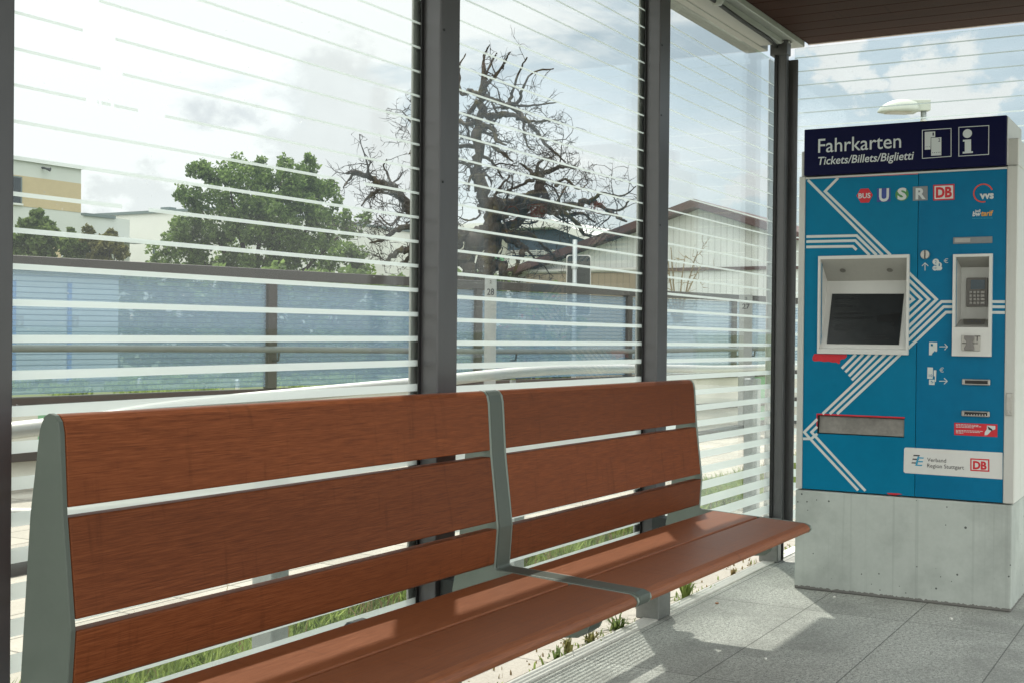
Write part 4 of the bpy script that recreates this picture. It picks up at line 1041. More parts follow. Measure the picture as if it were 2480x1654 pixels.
# number plates fixed along the railing
def marker(px0, px1, py, d, body, small, label, pm='mgrey'):
    c = dep((px0 + px1) / 2, py, d); w = (px1 - px0) / FPX * d / 2; t = RT.copy(); t.z = 0; t.normalize(); n = Vector((t.y, -t.x, 0))
    if n.dot(CAM - c) < 0: n = -n
    o = root('marker_post', (c.x, c.y, .08), label, 'marker post', 'pale number posts at the railing')
    z0, z1 = .08, c.z
    q = lambda s, k, z: tuple(Vector((c.x, c.y, z)) + t * s + n * k)
    build('plate', MB().hexa([q(-w, 0, z0), q(w, 0, z0), q(w, -.03, z0), q(-w, -.03, z0)], [q(-w, 0, z1), q(w, 0, z1), q(w, -.03, z1), q(-w, -.03, z1)]), M[pm], o, .003)
    def put(s, height, zb, wmax):
        cu = bpy.data.curves.new('t', 'FONT'); cu.body = s; cu.offset = .02; tt = bpy.data.objects.new('t', cu); COL.objects.link(tt)
        me = bpy.data.meshes.new_from_object(tt.evaluated_get(bpy.context.evaluated_depsgraph_get())); bpy.data.objects.remove(tt)
        vs = np.array([v.co[:] for v in me.vertices]); fs = [tuple(p.vertices) for p in me.polygons]
        sx = wmax / (vs[:, 0].max() - vs[:, 0].min()); sz = height / vs[:, 1].max()
        mb = MB(); mb.v = [q((v[0] - (vs[:, 0].max() + vs[:, 0].min()) / 2) * sx, .0012, zb + v[1] * sz) for v in vs]; mb.f = fs
        build('numeral', mb, M['ink'], o)
    put(body, .058, z1 - .165, w * 1.2)
    put(small, .028, z1 - .06, w * .3)
marker(1174, 1203, 671, 11.35, '28', '2', 'pale post plate numbered 28 against the brown railing', 'plate')
marker(1791, 1823, 714, 14.55, '27', '2', 'grey post plate numbered 27 seen beside the corner post', 'plate')

# reflection of a sign in the glass, modelled as a solid board on a pole
sp = root('reflected_sign', dep(1393, 950, 15.2) * 1.0, 'reflected sign modelled as a rounded dark board with white rim on a thin grey pole', 'sign')
sp.location.z = 0.08
c = dep(1401, 692, 15.2); t = Vector((RT.x, RT.y, 0)).normalized(); n = Vector((t.y, -t.x, 0)); n = n if n.dot(CAM - c) > 0 else -n
wx, hz, rr = .15, .37, .035
def rring(w, h, r, k=6):
    out = []
    for cx_, cz_, a0 in ((w - r, h - r, 0), (-w + r, h - r, 90), (-w + r, -h + r, 180), (w - r, -h + r, 270)):
        for i in range(k + 1):
            a = R_(a0 + 90 * i / k); out.append((cx_ + r * math.cos(a), cz_ + r * math.sin(a)))
    return out
def plate_mb(w, h, r, k0, k1):
    ring = rring(w, h, r); m_ = len(ring); mb = MB()
    vs = [tuple(c + t * a + Vector((0, 0, b)) + n * k0) for a, b in ring] + [tuple(c + t * a + Vector((0, 0, b)) + n * k1) for a, b in ring]
    return mb.add(vs, [tuple(range(m_)), tuple(range(m_, 2 * m_))[::-1]] + [(i, (i + 1) % m_, m_ + (i + 1) % m_, m_ + i) for i in range(m_)])
build('board', plate_mb(wx - .012, hz - .012, rr, .0005, .022), M['dark'], sp)
build('rim', plate_mb(wx, hz, rr, -.02, 0), M['mwhite'], sp)
pc = c + t * (-.05) + n * .045
build('pole', MB().tube([(pc.x, pc.y, .08), (pc.x, pc.y, c.z + .55)], .028, 12), M['galv'], sp, 0, 1, True)
build('clip', MB().box(pc.x - .03, pc.x + .03, pc.y - .03, pc.y + .03, c.z + .2, c.z + .23).box(pc.x - .03, pc.x + .03, pc.y - .03, pc.y + .03, c.z - .23, c.z - .2), M['galv'], sp)

# ------------------------------------------------------------------ lamp behind the ticket machine
LD = 19.0
lc = dep(2237, 262, LD); tv = Vector((RT.x, RT.y, 0)).normalized(); fv = Vector((-tv.y, tv.x, 0))
lamp = root('street_lamp', (lc.x, lc.y, 0), 'pale street lamp with rounded head rising behind the ticket machine', 'street lamp')
build('pole', MB().tube([(lc.x, lc.y, -.1), (lc.x, lc.y, lc.z - .055)], [.05, .043], 16), M['galv'], lamp, 0, 1, True)
build('collar', MB().tube([(lc.x, lc.y, lc.z - .21), (lc.x, lc.y, lc.z - .185)], .047, 16), M['mwhite'], lamp, 0, 1, True)
# head: dome lofted from elliptical sections along its length
secs = []
for i in range(17):
    u = i / 16; s_ = -.70 + .59 * u
    e = max(0.0, 1 - ((u - .66) / .66) ** 2) if u < .66 else max(0.0, 1 - ((u - .66) / .62) ** 2)
    secs.append((s_, max(.012, .20 * e ** .62), max(.02, .18 * e ** .5)))
mb = MB(); K = 14; base_z = lc.z - .075
for s, hh, ww in secs:
    for k in range(K):
        a = math.pi * k / (K - 1); q = lc + tv * s + fv * (ww * math.cos(a)); mb.v.append((q.x, q.y, base_z + hh * math.sin(a)))
for i in range(len(secs) - 1):
    for k in range(K - 1): mb.f.append((i * K + k, i * K + k + 1, (i + 1) * K + k + 1, (i + 1) * K + k))
    mb.f.append((i * K, (i + 1) * K, (i + 1) * K + K - 1, i * K + K - 1))
mb.f.append(tuple(range(K))); mb.f.append(tuple((len(secs) - 1) * K + k for k in range(K))[::-1])
hd = build('head', mb, M['lamp'], lamp, 0, 1, True)
q0 = lc + tv * (-.22); bb = MB()
P8 = lambda s, w, z: tuple(Vector((lc.x, lc.y, 0)) + tv * s + fv * w + Vector((0, 0, lc.z + z)))
bb.hexa([P8(-.24, -.075, -.06), P8(.09, -.065, -.05), P8(.09, .065, -.05), P8(-.24, .075, -.06)], [P8(-.24, -.07, .105), P8(.09, -.06, .115), P8(.09, .06, .115), P8(-.24, .07, .105)])
build('gear_box', bb, M['lamp'], lamp, .012, 2)
bb = MB(); bb.hexa([P8(-.56, -.10, -.092), P8(-.22, -.12, -.092), P8(-.22, .12, -.092), P8(-.56, .10, -.092)], [P8(-.58, -.12, -.0755), P8(-.20, -.14, -.0755), P8(-.20, .14, -.0755), P8(-.58, .12, -.0755)])
build('lens', bb, M['lampglass'], lamp, .008, 2)

# ------------------------------------------------------------------ bike lockers
LY = 21.0
def locker(x0, x1, body, label):
    a = onY(x0, 700, LY); b = onY(x1, 700, LY); top = onY(100, 663, LY).z
    o = root('bike_locker', ((a.x + b.x) / 2, LY, -.02), label, 'bike locker', 'row of grey bike lockers')
    build('body', MB().box(a.x, b.x - .01, LY, LY + 2.0, -.02, top), M['locker'], o)
    build('door', MB().box(a.x + .11, b.x - .05, LY - .02, LY - .0005, .05, top - .09), M['locker'], o)
    build('blue_post', MB().box(a.x + .0, a.x + .085, LY - .05, LY - .001, .0, top - .16), M['lockerblue'], o, .004)
    build('roof_edge', MB().box(a.x, b.x - .01, LY - .06, LY + 2.02, top + .0005, top + .06), M['slate'], o)
    pl = onY(x0 + 25, 780, LY - .021)
    pt = build('number_plate', MB().box(a.x + .10, a.x + .28, LY - .03, LY - .0205, pl.z - .12, pl.z + .12), M['plate'], o)
    cu = bpy.data.curves.new('t', 'FONT'); cu.body = body; cu.offset = .02; tt = bpy.data.objects.new('t', cu); COL.objects.link(tt)
    me = bpy.data.meshes.new_from_object(tt.evaluated_get(bpy.context.evaluated_depsgraph_get())); bpy.data.objects.remove(tt)
    vs = np.array([v.co[:] for v in me.vertices]); fs = [tuple(p.vertices) for p in me.polygons]
    mb = MB(); mb.v = [(a.x + .145 + v[0] * .15, LY - .0315, pl.z - .06 + v[1] * .16) for v in vs]; mb.f = fs
    build('numeral', mb, M['mtext'], pt)
locker(27, 163, '5', 'grey bike locker numbered 5 beside the left shelter post')
locker(163, 288, '7', 'grey bike locker numbered 7, right end of the row')

# short white marker stones in the meadow
for k, (px, py, d, lab) in enumerate(((338, 942, 23.5, 'short pale marker stake in the grass just right of the lockers'), (575, 944, 23.5, 'short pale marker stake in the grass left of the railing post'))):
    p = dep(px, py, d); o = root('marker_stake', (p.x, p.y, -.02), lab, 'stake', 'stakes in the meadow')
    build('shaft', MB().box(p.x - .033, p.x + .033, p.y - .033, p.y + .033, -.02, p.z + .17), M['cream'], o, .01)
    build('cap', MB().prism([(p.x - .036, p.z + .1705), (p.x + .036, p.z + .1705), (p.x, p.z + .21)], 'Y', p.y - .035, p.y + .035), M['mwhite'], o)

# ------------------------------------------------------------------ vegetation
def leaf_cloud(mb, blobs, n, size, seed, flat_=.9):
    rs = np.random.RandomState(seed); sub = []
    for c0, r0 in blobs:
        for k in range(8):
            dd = rs.normal(size=3); dd /= np.linalg.norm(dd); sub.append((Vector(c0) + Vector(dd) * r0 * rs.uniform(.45, .95), r0 * rs.uniform(.28, .5)))
    blobs = sub; vol = np.array([b[1] ** 2 for b in blobs]); idx = rs.choice(len(blobs), n, p=vol / vol.sum())
    cs = np.array([tuple(b[0]) for b in blobs])[idx]; r = np.array([b[1] for b in blobs])[idx]
    d = rs.normal(size=(n, 3)); d /= np.linalg.norm(d, axis=1)[:, None]
    rad = r * (0.35 + 0.65 * rs.rand(n) ** .45) * (1 + .22 * np.sin(d[:, 0] * 7 + idx) * np.cos(d[:, 2] * 6 + idx * 2))
    p = cs + d * rad[:, None] * np.array([1, 1, flat_])
    a = rs.normal(size=(n, 3)) * .75 + np.array([0, 0, .0]); a /= np.linalg.norm(a, axis=1)[:, None]
    b = rs.normal(size=(n, 3)); b -= a * (a * b).sum(1)[:, None]; b /= np.linalg.norm(b, axis=1)[:, None]
    s = size * (.55 + .9 * rs.rand(n)); o = len(mb.v)
    q = np.stack([p - a * s[:, None], p + b * s[:, None] * .55, p + a * s[:, None], p - b * s[:, None] * .55], 1).reshape(-1, 3)
    mb.v += [tuple(v) for v in q]; mb.f += [(o + 4 * i, o + 4 * i + 1, o + 4 * i + 2, o + 4 * i + 3) for i in range(n)]
    return mb

class Grower:
    def __init__(s, seed): s.r = random.Random(seed); s.mb = MB(); s.tw = MB()
    def walk(s, p, d, length, r, depth, crook=.55, n=5, down=0.0):
        pts = [Vector(p)]; rad = [r]; d = Vector(d).normalized(); rnd = s.r
        for i in range(n):
            d = (d + Vector((rnd.gauss(0, crook), rnd.gauss(0, crook), rnd.gauss(0, crook) - down)) * .55).normalized()
            pts.append(pts[-1] + d * length / n * rnd.uniform(.7, 1.3)); rad.append(r * (1 - .75 * (i + 1) / n))
        s.tw.tube(pts, rad, 4 if r < .012 else 5, False)
        if depth > 0:
            for i in range(1, len(pts)):
                for _ in range(rnd.choice((1, 1, 2)) if depth > 1 else rnd.choice((0, 1, 1))):
                    v = Vector((rnd.gauss(0, 1), rnd.gauss(0, 1), rnd.gauss(0, 1))).normalized()
                    dd = ((pts[i] - pts[i - 1]).normalized() * .5 + v).normalized()
                    s.walk(pts[i], dd, length * rnd.uniform(.32, .6), max(.0062, rad[i] * .62), depth - 1, crook, 4, down)
    def limb(s, pts, r0, r1, twigs=10, tl=.8, depth=2, n=8, lump=.18, down=0.0):
        P = catmull(pts, 5); m_ = len(P); rnd = s.r
        rad = [.92 * (r0 + (r1 - r0) * i / (m_ - 1)) * (1 + rnd.uniform(-lump, lump * 1.6)) for i in range(m_)]
        P = [p + Vector((rnd.gauss(0, 1), rnd.gauss(0, 1), rnd.gauss(0, 1))) * r * .34 for p, r in zip(P, rad)]
        s.mb.tube(P, rad, n, True)
        for _ in range(int(twigs * .42)):
            i = rnd.randrange(max(1, m_ // 6), m_); v = Vector((rnd.gauss(0, 1), rnd.gauss(0, 1), rnd.gauss(0, 1) + .15)).normalized()
            s.walk(P[i], v, tl * rnd.uniform(.5, 1.3), min(.03, max(.008, rad[i] * .38)), depth, .6, 5, down)

# the old bare tree: limbs surveyed at its distance, with depth of their own
TD = 25.0
zt_ = lambda x, y: (800 + x * .3955, 80 + y * .3955)
g = Grower(21); rz = random.Random(5)
def LM(pts, r0, r1, dz0=0, dz1=0, **k):
    n_ = len(pts); P = [dep(*zt_(x, y), TD + dz0 + (dz1 - dz0) * i / max(1, n_ - 1) + (rz.gauss(0, .12) if i else 0)) for i, (x, y) in enumerate(pts)]
    g.limb(P, r0, r1, **k)
tb_ = dep(*zt_(880, 1470), TD)
LM([(835, 1720), (832, 1560), (838, 1420), (850, 1340), (880, 1270)], .17, .17, twigs=2)
LM([(925, 1720), (925, 1560), (945, 1420), (985, 1310), (1010, 1210), (1000, 1150)], .17, .15, twigs=2)
LM([(880, 1275), (930, 1240), (1000, 1210)], .15, .13, twigs=3)
LM([(1000, 1180), (962, 1050), (912, 930), (905, 860), (903, 700), (907, 560), (918, 410), (932, 345)], .135, .085, 0, .3, twigs=22, tl=.9)
LM([(930, 345), (934, 250), (944, 140), (975, 75)], .06, .012, .3, .5, twigs=9, tl=.55, depth=1)
LM([(940, 340), (985, 290), (1045, 225), (1080, 150), (1105, 118)], .05, .012, .3, -.2, twigs=10, tl=.55, depth=1)
LM([(950, 330), (960, 240), (1000, 160), (1020, 125)], .035, .01, .3, .6, twigs=6, tl=.45, depth=1)
LM([(925, 385), (1010, 412), (1085, 440), (1112, 375), (1160, 230), (1205, 150)], .055, .014, .3, -.3, twigs=12, tl=.6, depth=1)
LM([(1085, 440), (1150, 425), (1185, 325), (1250, 240), (1370, 222)], .045, .012, 0, -.5, twigs=12, tl=.6, depth=1)
LM([(1085, 440), (1180, 450), (1290, 440), (1400, 425)], .035, .01, 0, .4, twigs=11, tl=.6, depth=1)
LM([(960, 520), (1010, 512), (1100, 500), (1185, 535), (1250, 590), (1320, 680), (1385, 745), (1440, 795)], .075, .016, .2, -.6, twigs=24, tl=.8)
LM([(1060, 455), (1120, 460), (1165, 500), (1195, 545)], .06, .05, .1, -.2, twigs=6, tl=.6)
LM([(1190, 540), (1260, 545), (1330, 540), (1385, 535)], .035, .01, -.2, .3, twigs=9, tl=.6)
LM([(1180, 540), (1190, 620), (1210, 700), (1250, 720)], .03, .01, -.2, .1, twigs=9, tl=.5)
LM([(935, 560), (1000, 590), (1012, 655), (1080, 690)], .06, .02, .1, -.5, twigs=10, tl=.6)
LM([(1000, 700), (1060, 742), (1120, 790)], .05, .015, -.2, -.6, twigs=8, tl=.5)
LM([(925, 750), (985, 790), (1030, 850), (1060, 900)], .045, .012, .1, .7, twigs=9, tl=.7)
LM([(1000, 1110), (1055, 1055), (1150, 1032), (1245, 990), (1290, 925), (1262, 865)], .14, .08, 0, -.5, twigs=16, tl=.8)
LM([(1262, 865), (1345, 842), (1440, 822), (1500, 838)], .06, .012, -.5, -.8, twigs=12, tl=.6)
LM([(1250, 870), (1200, 830), (1160, 800)], .05, .012, -.5, -.2, twigs=9, tl=.6)
LM([(1262, 860), (1275, 800), (1330, 770), (1370, 760)], .04, .01, -.5, .1, twigs=10, tl=.6)
LM([(1240, 905), (1180, 930), (1090, 965), (1030, 985)], .045, .012, -.4, .3, twigs=9, tl=.6)
LM([(1020, 1130), (1150, 1075), (1260, 1035), (1380, 1072), (1500, 1058), (1600, 1030), (1690, 1085), (1760, 1130), (1815, 1156)], .13, .02, 0, -1.2, twigs=26, tl=.8)
LM([(1600, 1030), (1665, 985), (1790, 1000), (1870, 940)], .04, .01, -.8, -1.0, twigs=12, tl=.6, depth=1)
LM([(1690, 1085), (1790, 1082), (1832, 1025), (1870, 1035)], .03, .01, -.9, -1.3, twigs=8, tl=.5, depth=1)
LM([(1290, 940), (1320, 1010), (1300, 1080)], .09, .07, -.4, -.5, twigs=8, tl=.7)
LM([(1380, 940), (1440, 900), (1520, 960), (1580, 920)], .035, .01, -.5, .4, twigs=13, tl=.7)
LM([(1380, 1060), (1420, 980), (1470, 900)], .035, .01, -.4, .2, twigs=9, tl=.6)
LM([(1050, 1200), (1180, 1135), (1300, 1092), (1420, 1112), (1540, 1112), (1620, 1160)], .10, .02, 0, .6, twigs=24, tl=.8)
LM([(1400, 1080), (1480, 1140), (1560, 1230), (1600, 1250)], .07, .015, -.4, -.2, twigs=16, tl=.7)
LM([(1040, 1250), (1130, 1272), (1180, 1320), (1150, 1390), (1125, 1480)], .10, .03, 0, -.5, twigs=22, tl=.7)
LM([(1060, 1240), (1200, 1230), (1290, 1290), (1380, 1380)], .06, .015, 0, .6, twigs=18, tl=.7)
LM([(960, 1450), (1040, 1430), (1065, 1480)], .12, .08, -.1, -.4, twigs=8, tl=.6)
LM([(1050, 1080), (1010, 1000), (1060, 920), (1100, 880)], .05, .012, .2, .9, twigs=12, tl=.7)
LM([(900, 380), (860, 355), (800, 372), (792, 215), (830, 128)], .05, .012, .3, .6, twigs=7, tl=.45, depth=1)
LM([(900, 420), (850, 500), (842, 580), (852, 660)], .06, .015, .2, .9, twigs=14, tl=.7)
LM([(905, 540), (840, 560), (760, 540), (640, 520), (520, 560), (440, 480)], .06, .012, .3, .5, twigs=26, tl=.8)
LM([(900, 700), (820, 690), (700, 730), (560, 700), (480, 745)], .05, .012, .3, -.3, twigs=20, tl=.7)
LM([(895, 870), (850, 900), (848, 970)], .045, .015, .1, -.3, twigs=9, tl=.6)
LM([(940, 1050), (905, 1060), (915, 1120), (850, 1150), (790, 1130)], .04, .012, .1, -.6, twigs=12, tl=.6)
LM([(880, 1270), (780, 1235), (640, 1160), (500, 1095), (430, 1000), (350, 930), (240, 890), (150, 852), (105, 868)], .14, .03, 0, -.8, twigs=30, tl=.8)
LM([(150, 852), (115, 900), (80, 950)], .035, .01, -.8, -.9, twigs=7, tl=.5, depth=1)
LM([(370, 940), (350, 860), (325, 820), (345, 775)], .03, .008, -.7, -.5, twigs=6, tl=.5, depth=1)
LM([(440, 1010), (380, 965), (300, 960), (232, 1010), (190, 1062)], .06, .015, -.6, -1.0, twigs=15, tl=.7)
LM([(520, 1180), (420, 1200), (330, 1260), (240, 1290)], .08, .015, -.3, .5, twigs=20, tl=.7)
LM([(480, 1110), (420, 1130), (370, 1180), (300, 1120)], .04, .012, -.4, -.9, twigs=14, tl=.7)
LM([(800, 1290), (640, 1290), (500, 1320), (400, 1340), (345, 1400)], .11, .04, 0, -.4, twigs=22, tl=.7)
LM([(560, 1320), (470, 1390), (420, 1420)], .07, .03, -.1, .3, twigs=10, tl=.6)
bt_ = root('bare_tree', (tb_.x, tb_.y, -.05), 'gnarled old leafless tree with mossy limbs seen through the middle panes', 'tree')
build('trunk', g.mb, M['bark'], bt_, 0, 1, True)
build('crown', g.tw, M['twig'], bt_)
print('bare tree faces', len(g.mb.f), len(g.tw.f))

# the leafy tree left of it
zl = lambda x, y: (x * .44255, y * .44255)
LDp = 40.0; rz = random.Random(9); blobs = []
for x, y, r in ((1560, 885, .42), (1555, 925, .35), (1430, 925, .5), (1500, 955, .65), (1600, 955, .6), (1450, 990, .7), (1630, 1010, .7), (1560, 1080, .9), (1660, 1080, .8), (1480, 1180, .8), (1620, 1250, .8), (1680, 925, .55), (1700, 980, .7), (1260, 925, .62), (1330, 910, .5), (1090, 955, .55), (1150, 985, .7), (1250, 1010, .8), (1400, 960, .6), (1480, 1010, .7), (1600, 1020, .7), (1800, 1010, .45), (1790, 1070, .65), (1690, 1080, .8),
                (1030, 1095, .55), (1090, 1110, .6), (1180, 1110, .75), (1300, 1120, .9), (1430, 1130, .9), (1560, 1130, .9), (1120, 1170, .6), (1240, 1210, .85), (1380, 1240, .9), (1520, 1250, .9), (1660, 1190, .8), (1760, 1180, .6), (1850, 1190, .55),
                (960, 1260, .6), (1020, 1250, .65), (1060, 1330, .8), (950, 1330, .5), (1150, 1310, .85), (1270, 1350, .9), (1400, 1360, .9), (1540, 1370, .9), (1680, 1320, .8), (1790, 1300, .7), (1880, 1280, .65), (1930, 1380, .6), (1830, 1400, .7), (2000, 1440, .5), (1980, 1200, .4), (840, 1380, .42), (860, 1440, .45), (1000, 1430, .8), (1150, 1440, .9), (1320, 1460, .9), (1500, 1470, .9), (1700, 1440, .9), (1900, 1480, .7)):
    blobs.append((dep(*zl(x, y), LDp + rz.uniform(-1.6, 1.6)), r * .84))
lt = root('leafy_tree', tuple(Vector(dep(*zl(1430, 1900), LDp)) * Vector((1, 1, 0)) + Vector((0, 0, -.1))) if False else (dep(*zl(1430, 1700), LDp).x, dep(*zl(1430, 1700), LDp).y, -.1), 'broad green leafy tree left of the bare tree', 'tree')
mb = leaf_cloud(MB(), blobs, 38000, .066, 3)
build('crown', mb, M['leaf'], lt)
tg = Grower(8); b0 = Vector((lt.location.x, lt.location.y, -.1))
tg.limb([b0, b0 + Vector((.05, 0, 1.2)), b0 + Vector((-.1, .1, 2.4))], .26, .2, twigs=0)
for x, y in ((1260, 1050), (1100, 1150), (1420, 1080), (1600, 1060), (1740, 1150), (1550, 950), (1850, 1300), (1000, 1320)):
    e = dep(*zl(x, y), LDp); m_ = (b0 + Vector((-.1, .1, 2.4))).lerp(e, .5) + Vector((0, 0, -.3))
    tg.limb([b0 + Vector((-.1, .1, 2.3)), m_, e], .12, .03, twigs=5, tl=1.2, depth=1)
build('trunk', tg.mb, M['bark'], lt, 0, 1, True); build('branches', tg.tw, M['twig'], lt)

def shrub(name, pxs, d, label, mat, n, size, seed, cat='shrub', stems=True, group=None, extra=None):
    rz = random.Random(seed); bl = [(dep(x, y, d + rz.uniform(-.5, .5)), r * .82) for x, y, r in pxs]
    cx_ = sum(b[0].x for b in bl) / len(bl); cy_ = sum(b[0].y for b in bl) / len(bl)
    o = root(name, (cx_, cy_, -.1), label, cat, group)
    build('foliage', leaf_cloud(MB(), bl, n, size, seed), M[mat], o)
    st = MB()
    for b, r in bl: st.tube([(cx_ + rz.gauss(0, .15), cy_ + rz.gauss(0, .15), -.1), (b + Vector((0, 0, -r * .5))).lerp(Vector((cx_, cy_, b.z * .5)), .4), b], [.03, .02, .008], 5)
    build('stems', st, M['twig'], o)
    if extra: build('flowers', leaf_cloud(MB(), bl, extra, .03, seed + 1), M['pink'], o)
    return o
zq = lambda x, y: (x * .2168, 360 + y * .2168)
def zqs(l, dy=0, k=1.0): return [(*zq(x, y + dy), r * k) for x, y, r in l]
shrub('shrub', zqs([(300, 850, .45), (370, 800, .4), (480, 860, .38), (540, 890, .3), (260, 960, .5), (400, 980, .6), (520, 1000, .5), (220, 1060, .6), (380, 1090, .7), (540, 1100, .55), (160, 1020, .4), (380, 1180, .7)], 25, .85), 30, 'dense dark green shrub in front of the ochre building', 'leaf2', 11000, .055, 31)
shrub('shrub', zqs([(820, 910, .22), (770, 930, .18), (820, 960, .25), (780, 1060, .4), (860, 1070, .45), (760, 1120, .4), (900, 1130, .5), (840, 1200, .5)], 25, .8), 31, 'green shrub in the middle of the three below the white wall', 'leaf2', 6500, .05, 32)
shrub('shrub', zqs([(985, 880, .18), (990, 930, .25), (1240, 940, .2), (1240, 980, .26), (1000, 1050, .4), (1100, 1080, .45), (1200, 1070, .42), (1300, 1080, .35), (1050, 1140, .45), (1180, 1150, .5), (1320, 1150, .35), (1400, 1150, .2)], 25, .78), 30.5, 'russet tinged shrub with pointed tops near the hall corner', 'leaf3', 8500, .048, 33)
# hedge behind the railing, one long mass
rz = random.Random(41); hb = []
for i in range(46):
    x = 300 + i * 21 + rz.uniform(-6, 6)
    for y in (690, 740, 800, 860): hb.append((x, y + rz.uniform(-14, 14) + (10 if x > 950 else 0), .42 + rz.uniform(-.06, .1)))
shrub('hedge', hb, 31, 'long dark hedge behind the lined glass panels of the brown railing', 'leaf', 21000, .10, 42, 'hedge')
shrub('flowering_shrub', [(1250, 800, .25), (1290, 770, .28), (1330, 740, .3), (1370, 780, .32), (1270, 860, .3), (1330, 850, .35), (1380, 850, .3), (1240, 900, .3), (1340, 900, .35), (1110, 880, .2), (1385, 820, .2)], 17.5, 'shrub with scattered pink flowers behind the railing', 'leaf2', 2600, .055, 43, 'shrub', True, None, 190)
# bare scrub by the shed
sg_ = Grower(77)
for px, py, tx, ty in ((1640, 720, 1618, 630), (1645, 720, 1660, 620), (1640, 722, 1700, 640), (1636, 720, 1590, 640), (1650, 720, 1690, 610), (1645, 722, 1625, 600)):
    a = dep(px, py + 60, 22.5); b = dep(tx, ty, 22.5); sg_.limb([a, a.lerp(b, .5) + Vector((.05, .05, .05)), b], .022, .008, twigs=14, tl=.5, depth=1)
sb_ = root('dry_bush', (dep(1645, 780, 22.5).x, dep(1645, 780, 22.5).y, -.1), 'leafless tangled bush in front of the corrugated shed', 'bush')
build('branches', sg_.mb, M['dry'], sb_); build('twigs', sg_.tw, M['dry'], sb_)

# ------------------------------------------------------------------ buildings
# ochre banded building far left: its long face runs parallel to the shelter wall
BY = 46.0
wx0, wx1 = onY(-260, 500, BY).x, onY(196, 500, BY).x
zz = lambda px, py: onY(px, py, BY).z
ztop_ = zz(196, 411); b0_, b1_ = zz(196, 446), zz(196, 516)
ab = root('ochre_building', ((wx0 + wx1) / 2, BY + 5, 0), 'white flat roofed building with a wide ochre band at far left', 'building')
build('wall', MB().box(wx0, wx1, BY, BY + 10, -.1, ztop_), M['white2'], ab)
build('ochre_band', MB().box(wx0, wx1 - .012, BY - .02, BY - .002, b1_, b0_), M['ochre'], ab)
build('roof_trim', MB().box(wx0 - .1, wx1 + .12, BY - .15, BY + 10.1, ztop_ + .002, ztop_ + .13), M['slate'], ab)
wa, wb = onY(5, 460, BY).x, onY(48, 460, BY).x; w0, w1 = zz(30, 492), zz(30, 430)
wn_ = build('window', MB().box(wa, wb, BY - .05, BY - .022, w0, w1), M['window'], ab)
build('frame', MB().box(wa - .07, wa - .001, BY - .07, BY - .021, w0 - .05, w1 + .05).box(wb + .001, wb + .07, BY - .07, BY - .021, w0 - .05, w1 + .05).box(wa, wb, BY - .07, BY - .021, w1 + .001, w1 + .06), M['slate'], wn_)
build('sill', MB().box(wa - .1, wb + .1, BY - .12, BY - .021, w0 - .09, w0 - .001), M['white'], wn_)
lp_ = onY(102, 407, BY); build('wall_lamp', MB().tube([(lp_.x, BY - .002, lp_.z), (lp_.x, BY - .25, lp_.z - .05), (lp_.x + .1, BY - .42, lp_.z - .1)], [.05, .05, .1], 8), M['dark'], ab)
wg1 = onY(275, 560, BY).x; wzt = zz(275, 531)
build('wing', MB().box(wx1 + .002, wg1, BY + .01, BY + 9, -.1, wzt), M['white2'], ab)
build('wing_trim', MB().box(wx1 + .13, wg1 + .05, BY - .1, BY + 9.1, wzt + .002, wzt + .13), M['slate'], ab)
wg2 = onY(315, 560, BY).x; build('wing_end', MB().box(wg1 + .002, wg2, BY + .02, BY + 8, -.1, zz(315, 533)), M['white2'], ab)
d0, d1 = onY(140, 600, BY).x, onY(165, 600, BY).x; build('ochre_base', MB().box(onY(125, 600, BY).x, onY(147, 600, BY).x, BY - .03, BY - .002, -.1, zz(135, 576)), M['ochre'], ab)
build('canopy', MB().box(wg1 - 1.2, wg2 + .3, BY - 1.6, BY - .002, zz(300, 586) - .08, zz(300, 586)).box(wg2 + .1, wg2 + .2, BY - 1.5, BY - 1.4, -.1, zz(300, 586) - .081), M['slate'], ab)
# white hall behind it, its broad face square to the platform's end wall
HX = onY(315, 600, BY).x + 3
ha, hb_ = onX(238, 530, HX), onX(560, 530, HX); htop = onX(330, 520, HX).z
hall = root('white_hall', (HX + 8, (ha.y + hb_.y) / 2, 0), 'plain white flat roofed hall between the ochre building and the leafy tree', 'building')
build('wall', MB().box(HX, HX + 18, hb_.y, ha.y, -.1, htop), M['white'], hall)
build('roof_trim', MB().box(HX - .12, HX + 18, hb_.y - .1, ha.y + .15, htop + .002, htop + .14), M['slate'], hall)
vp = onX(385, 508, HX); build('roof_vent', MB().box(HX + .4, HX + .9, vp.y - .3, vp.y + .3, htop + .141, htop + .34), M['slate'], hall)

# corrugated shed, gable square to the view down the platform
SXX = 27.0
ap, le, re_ = onX(1693, 507, SXX), onX(1255, 668, SXX), onX(1905, 576, SXX)
shed = root('shed', (SXX + 5, (le.y + re_.y) / 2, 0), 'pale corrugated shed with rust red gable edges behind the right pane', 'shed')
gl_ = [(le.y, -.1), (re_.y - 1.5, -.1), (re_.y - 1.5, re_.z - .5), (ap.y, ap.z), (le.y, le.z)]
build('wall', MB().prism(gl_, 'X', SXX, SXX + 12), M['shed'], shed)
rt = MB()
for (p, q) in (((ap.y, ap.z), (le.y + .25, le.z - .09)), ((ap.y, ap.z), (re_.y - 1.7, re_.z - .57))):
    rt.add([(SXX - .35, p[0], p[1] + .02), (SXX - .35, q[0], q[1] + .02), (SXX + 12.2, q[0], q[1] + .02), (SXX + 12.2, p[0], p[1] + .02), (SXX - .35, p[0], p[1] + .2), (SXX - .35, q[0], q[1] + .2), (SXX + 12.2, q[0], q[1] + .2), (SXX + 12.2, p[0], p[1] + .2)], [(3, 2, 1, 0), (4, 5, 6, 7), (0, 1, 5, 4), (1, 2, 6, 5), (2, 3, 7, 6), (3, 0, 4, 7)])
build('roof', rt, M['rust'], shed)
bz_ = onX(1740, 651, SXX).z
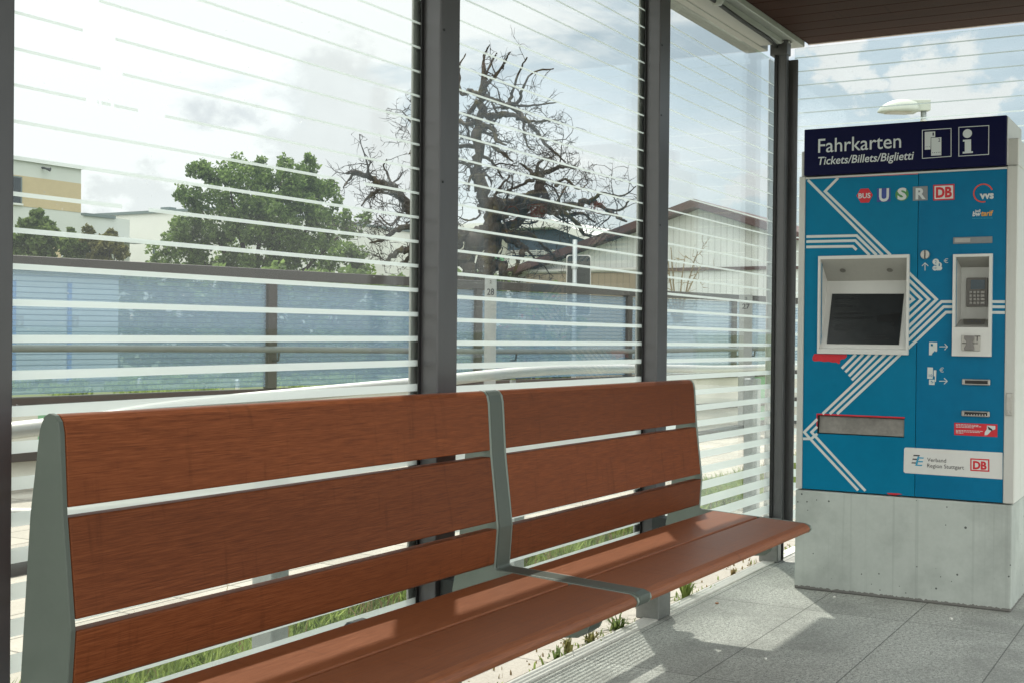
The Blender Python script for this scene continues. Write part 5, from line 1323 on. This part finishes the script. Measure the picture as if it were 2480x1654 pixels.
build('drip_strip', MB().box(SXX - .06, SXX - .002, re_.y - 1.4, ap.y + .9, bz_ - .045, bz_ + .03), M['rust'], shed)
lb = onX(1500, 655, SXX - .05)
build('timber_front', MB().box(SXX - .12, SXX - .004, ap.y + 1.0, le.y - .3, -.1, onX(1500, 662, SXX).z), M['boards'], shed)
build('gutter', MB().tube([(SXX - .12, ap.y + .95, onX(1500, 655, SXX).z), (SXX - .12, le.y - .2, onX(1500, 655, SXX).z)], .06, 10), M['mgrey'], shed)

# dark blue hall with a white roof behind the bare tree
NX = 58.0
q = lambda x, y: onX(x, y, NX)
nh = root('blue_hall', (NX + 8, q(1330, 600).y, 0), 'dark blue glazed hall with a sloping white roof behind the bare tree', 'building')
fa = [q(1225, 622), q(1452, 622), q(1452, 597), q(1358, 556), q(1240, 560)]
build('facade', MB().prism([(p.y, p.z) for p in fa], 'X', NX, NX + 14), M['navyfac'], nh)
lo_ = [(q(1090, 600).y, -.1), (q(1470, 600).y, -.1), (q(1470, 600).y, q(1470, 622).z - .02), (q(1090, 600).y, q(1090, 622).z - .02)]
build('lower_wall', MB().prism(lo_, 'X', NX - .3, NX + 14), M['white'], nh)
build('side_wall', MB().prism([(q(1100, 600).y, q(1100, 622).z), (q(1222, 600).y, q(1222, 622).z), (q(1222, 600).y, q(1222, 556).z), (q(1100, 600).y, q(1100, 556).z)], 'X', NX + .3, NX + 14), M['cream'], nh)
ro = [q(1085, 556), q(1240, 559), q(1360, 555), q(1500, 606), q(1500, 592), q(1360, 536), q(1240, 544), q(1085, 549)]
build('roof', MB().prism([(p.y, p.z) for p in ro], 'X', NX - 1.2, NX + 15), M['white'], nh)
gp_ = [q(1200, 641), q(1228, 641), q(1228, 620), q(1200, 620)]
build('green_panel', MB().prism([(p.y, p.z) for p in gp_], 'X', NX - .36, NX - .31), M['green_paint'], nh)
br_ = MB()
for k in range(3): br_.tube([(NX - .5, q(1225, 600).y, q(1300, 609 + k * 4).z), (NX - .5, q(1450, 600).y, q(1400, 609 + k * 4).z)], .03, 6)
for k in range(12): yy = q(1230 + k * 20, 600).y; br_.tube([(NX - .5, yy, q(1300, 622).z), (NX - .5, yy, q(1300, 607).z)], .03, 6)
build('balcony_rail', br_, M['mgrey'], nh)
pw = onX(1262, 657, NX); build('window', MB().prism([(q(1258, 650).y, q(1258, 664).z), (q(1266, 650).y, q(1266, 664).z), (q(1266, 650).y, q(1266, 655).z), (q(1258, 650).y, q(1258, 655).z)], 'X', NX - .34, NX - .31), M['window'], nh)

# ------------------------------------------------------------------ render settings
S.render.engine = 'CYCLES'
S.cycles.use_denoising = True
S.cycles.transparent_max_bounces = 40
S.cycles.max_bounces = 8
S.cycles.sample_clamp_indirect = 6
S.cycles.caustics_reflective = False; S.cycles.caustics_refractive = False
S.view_settings.view_transform = 'Standard'; S.view_settings.look = 'None'; S.view_settings.gamma = 1; S.view_settings.exposure = 0.62
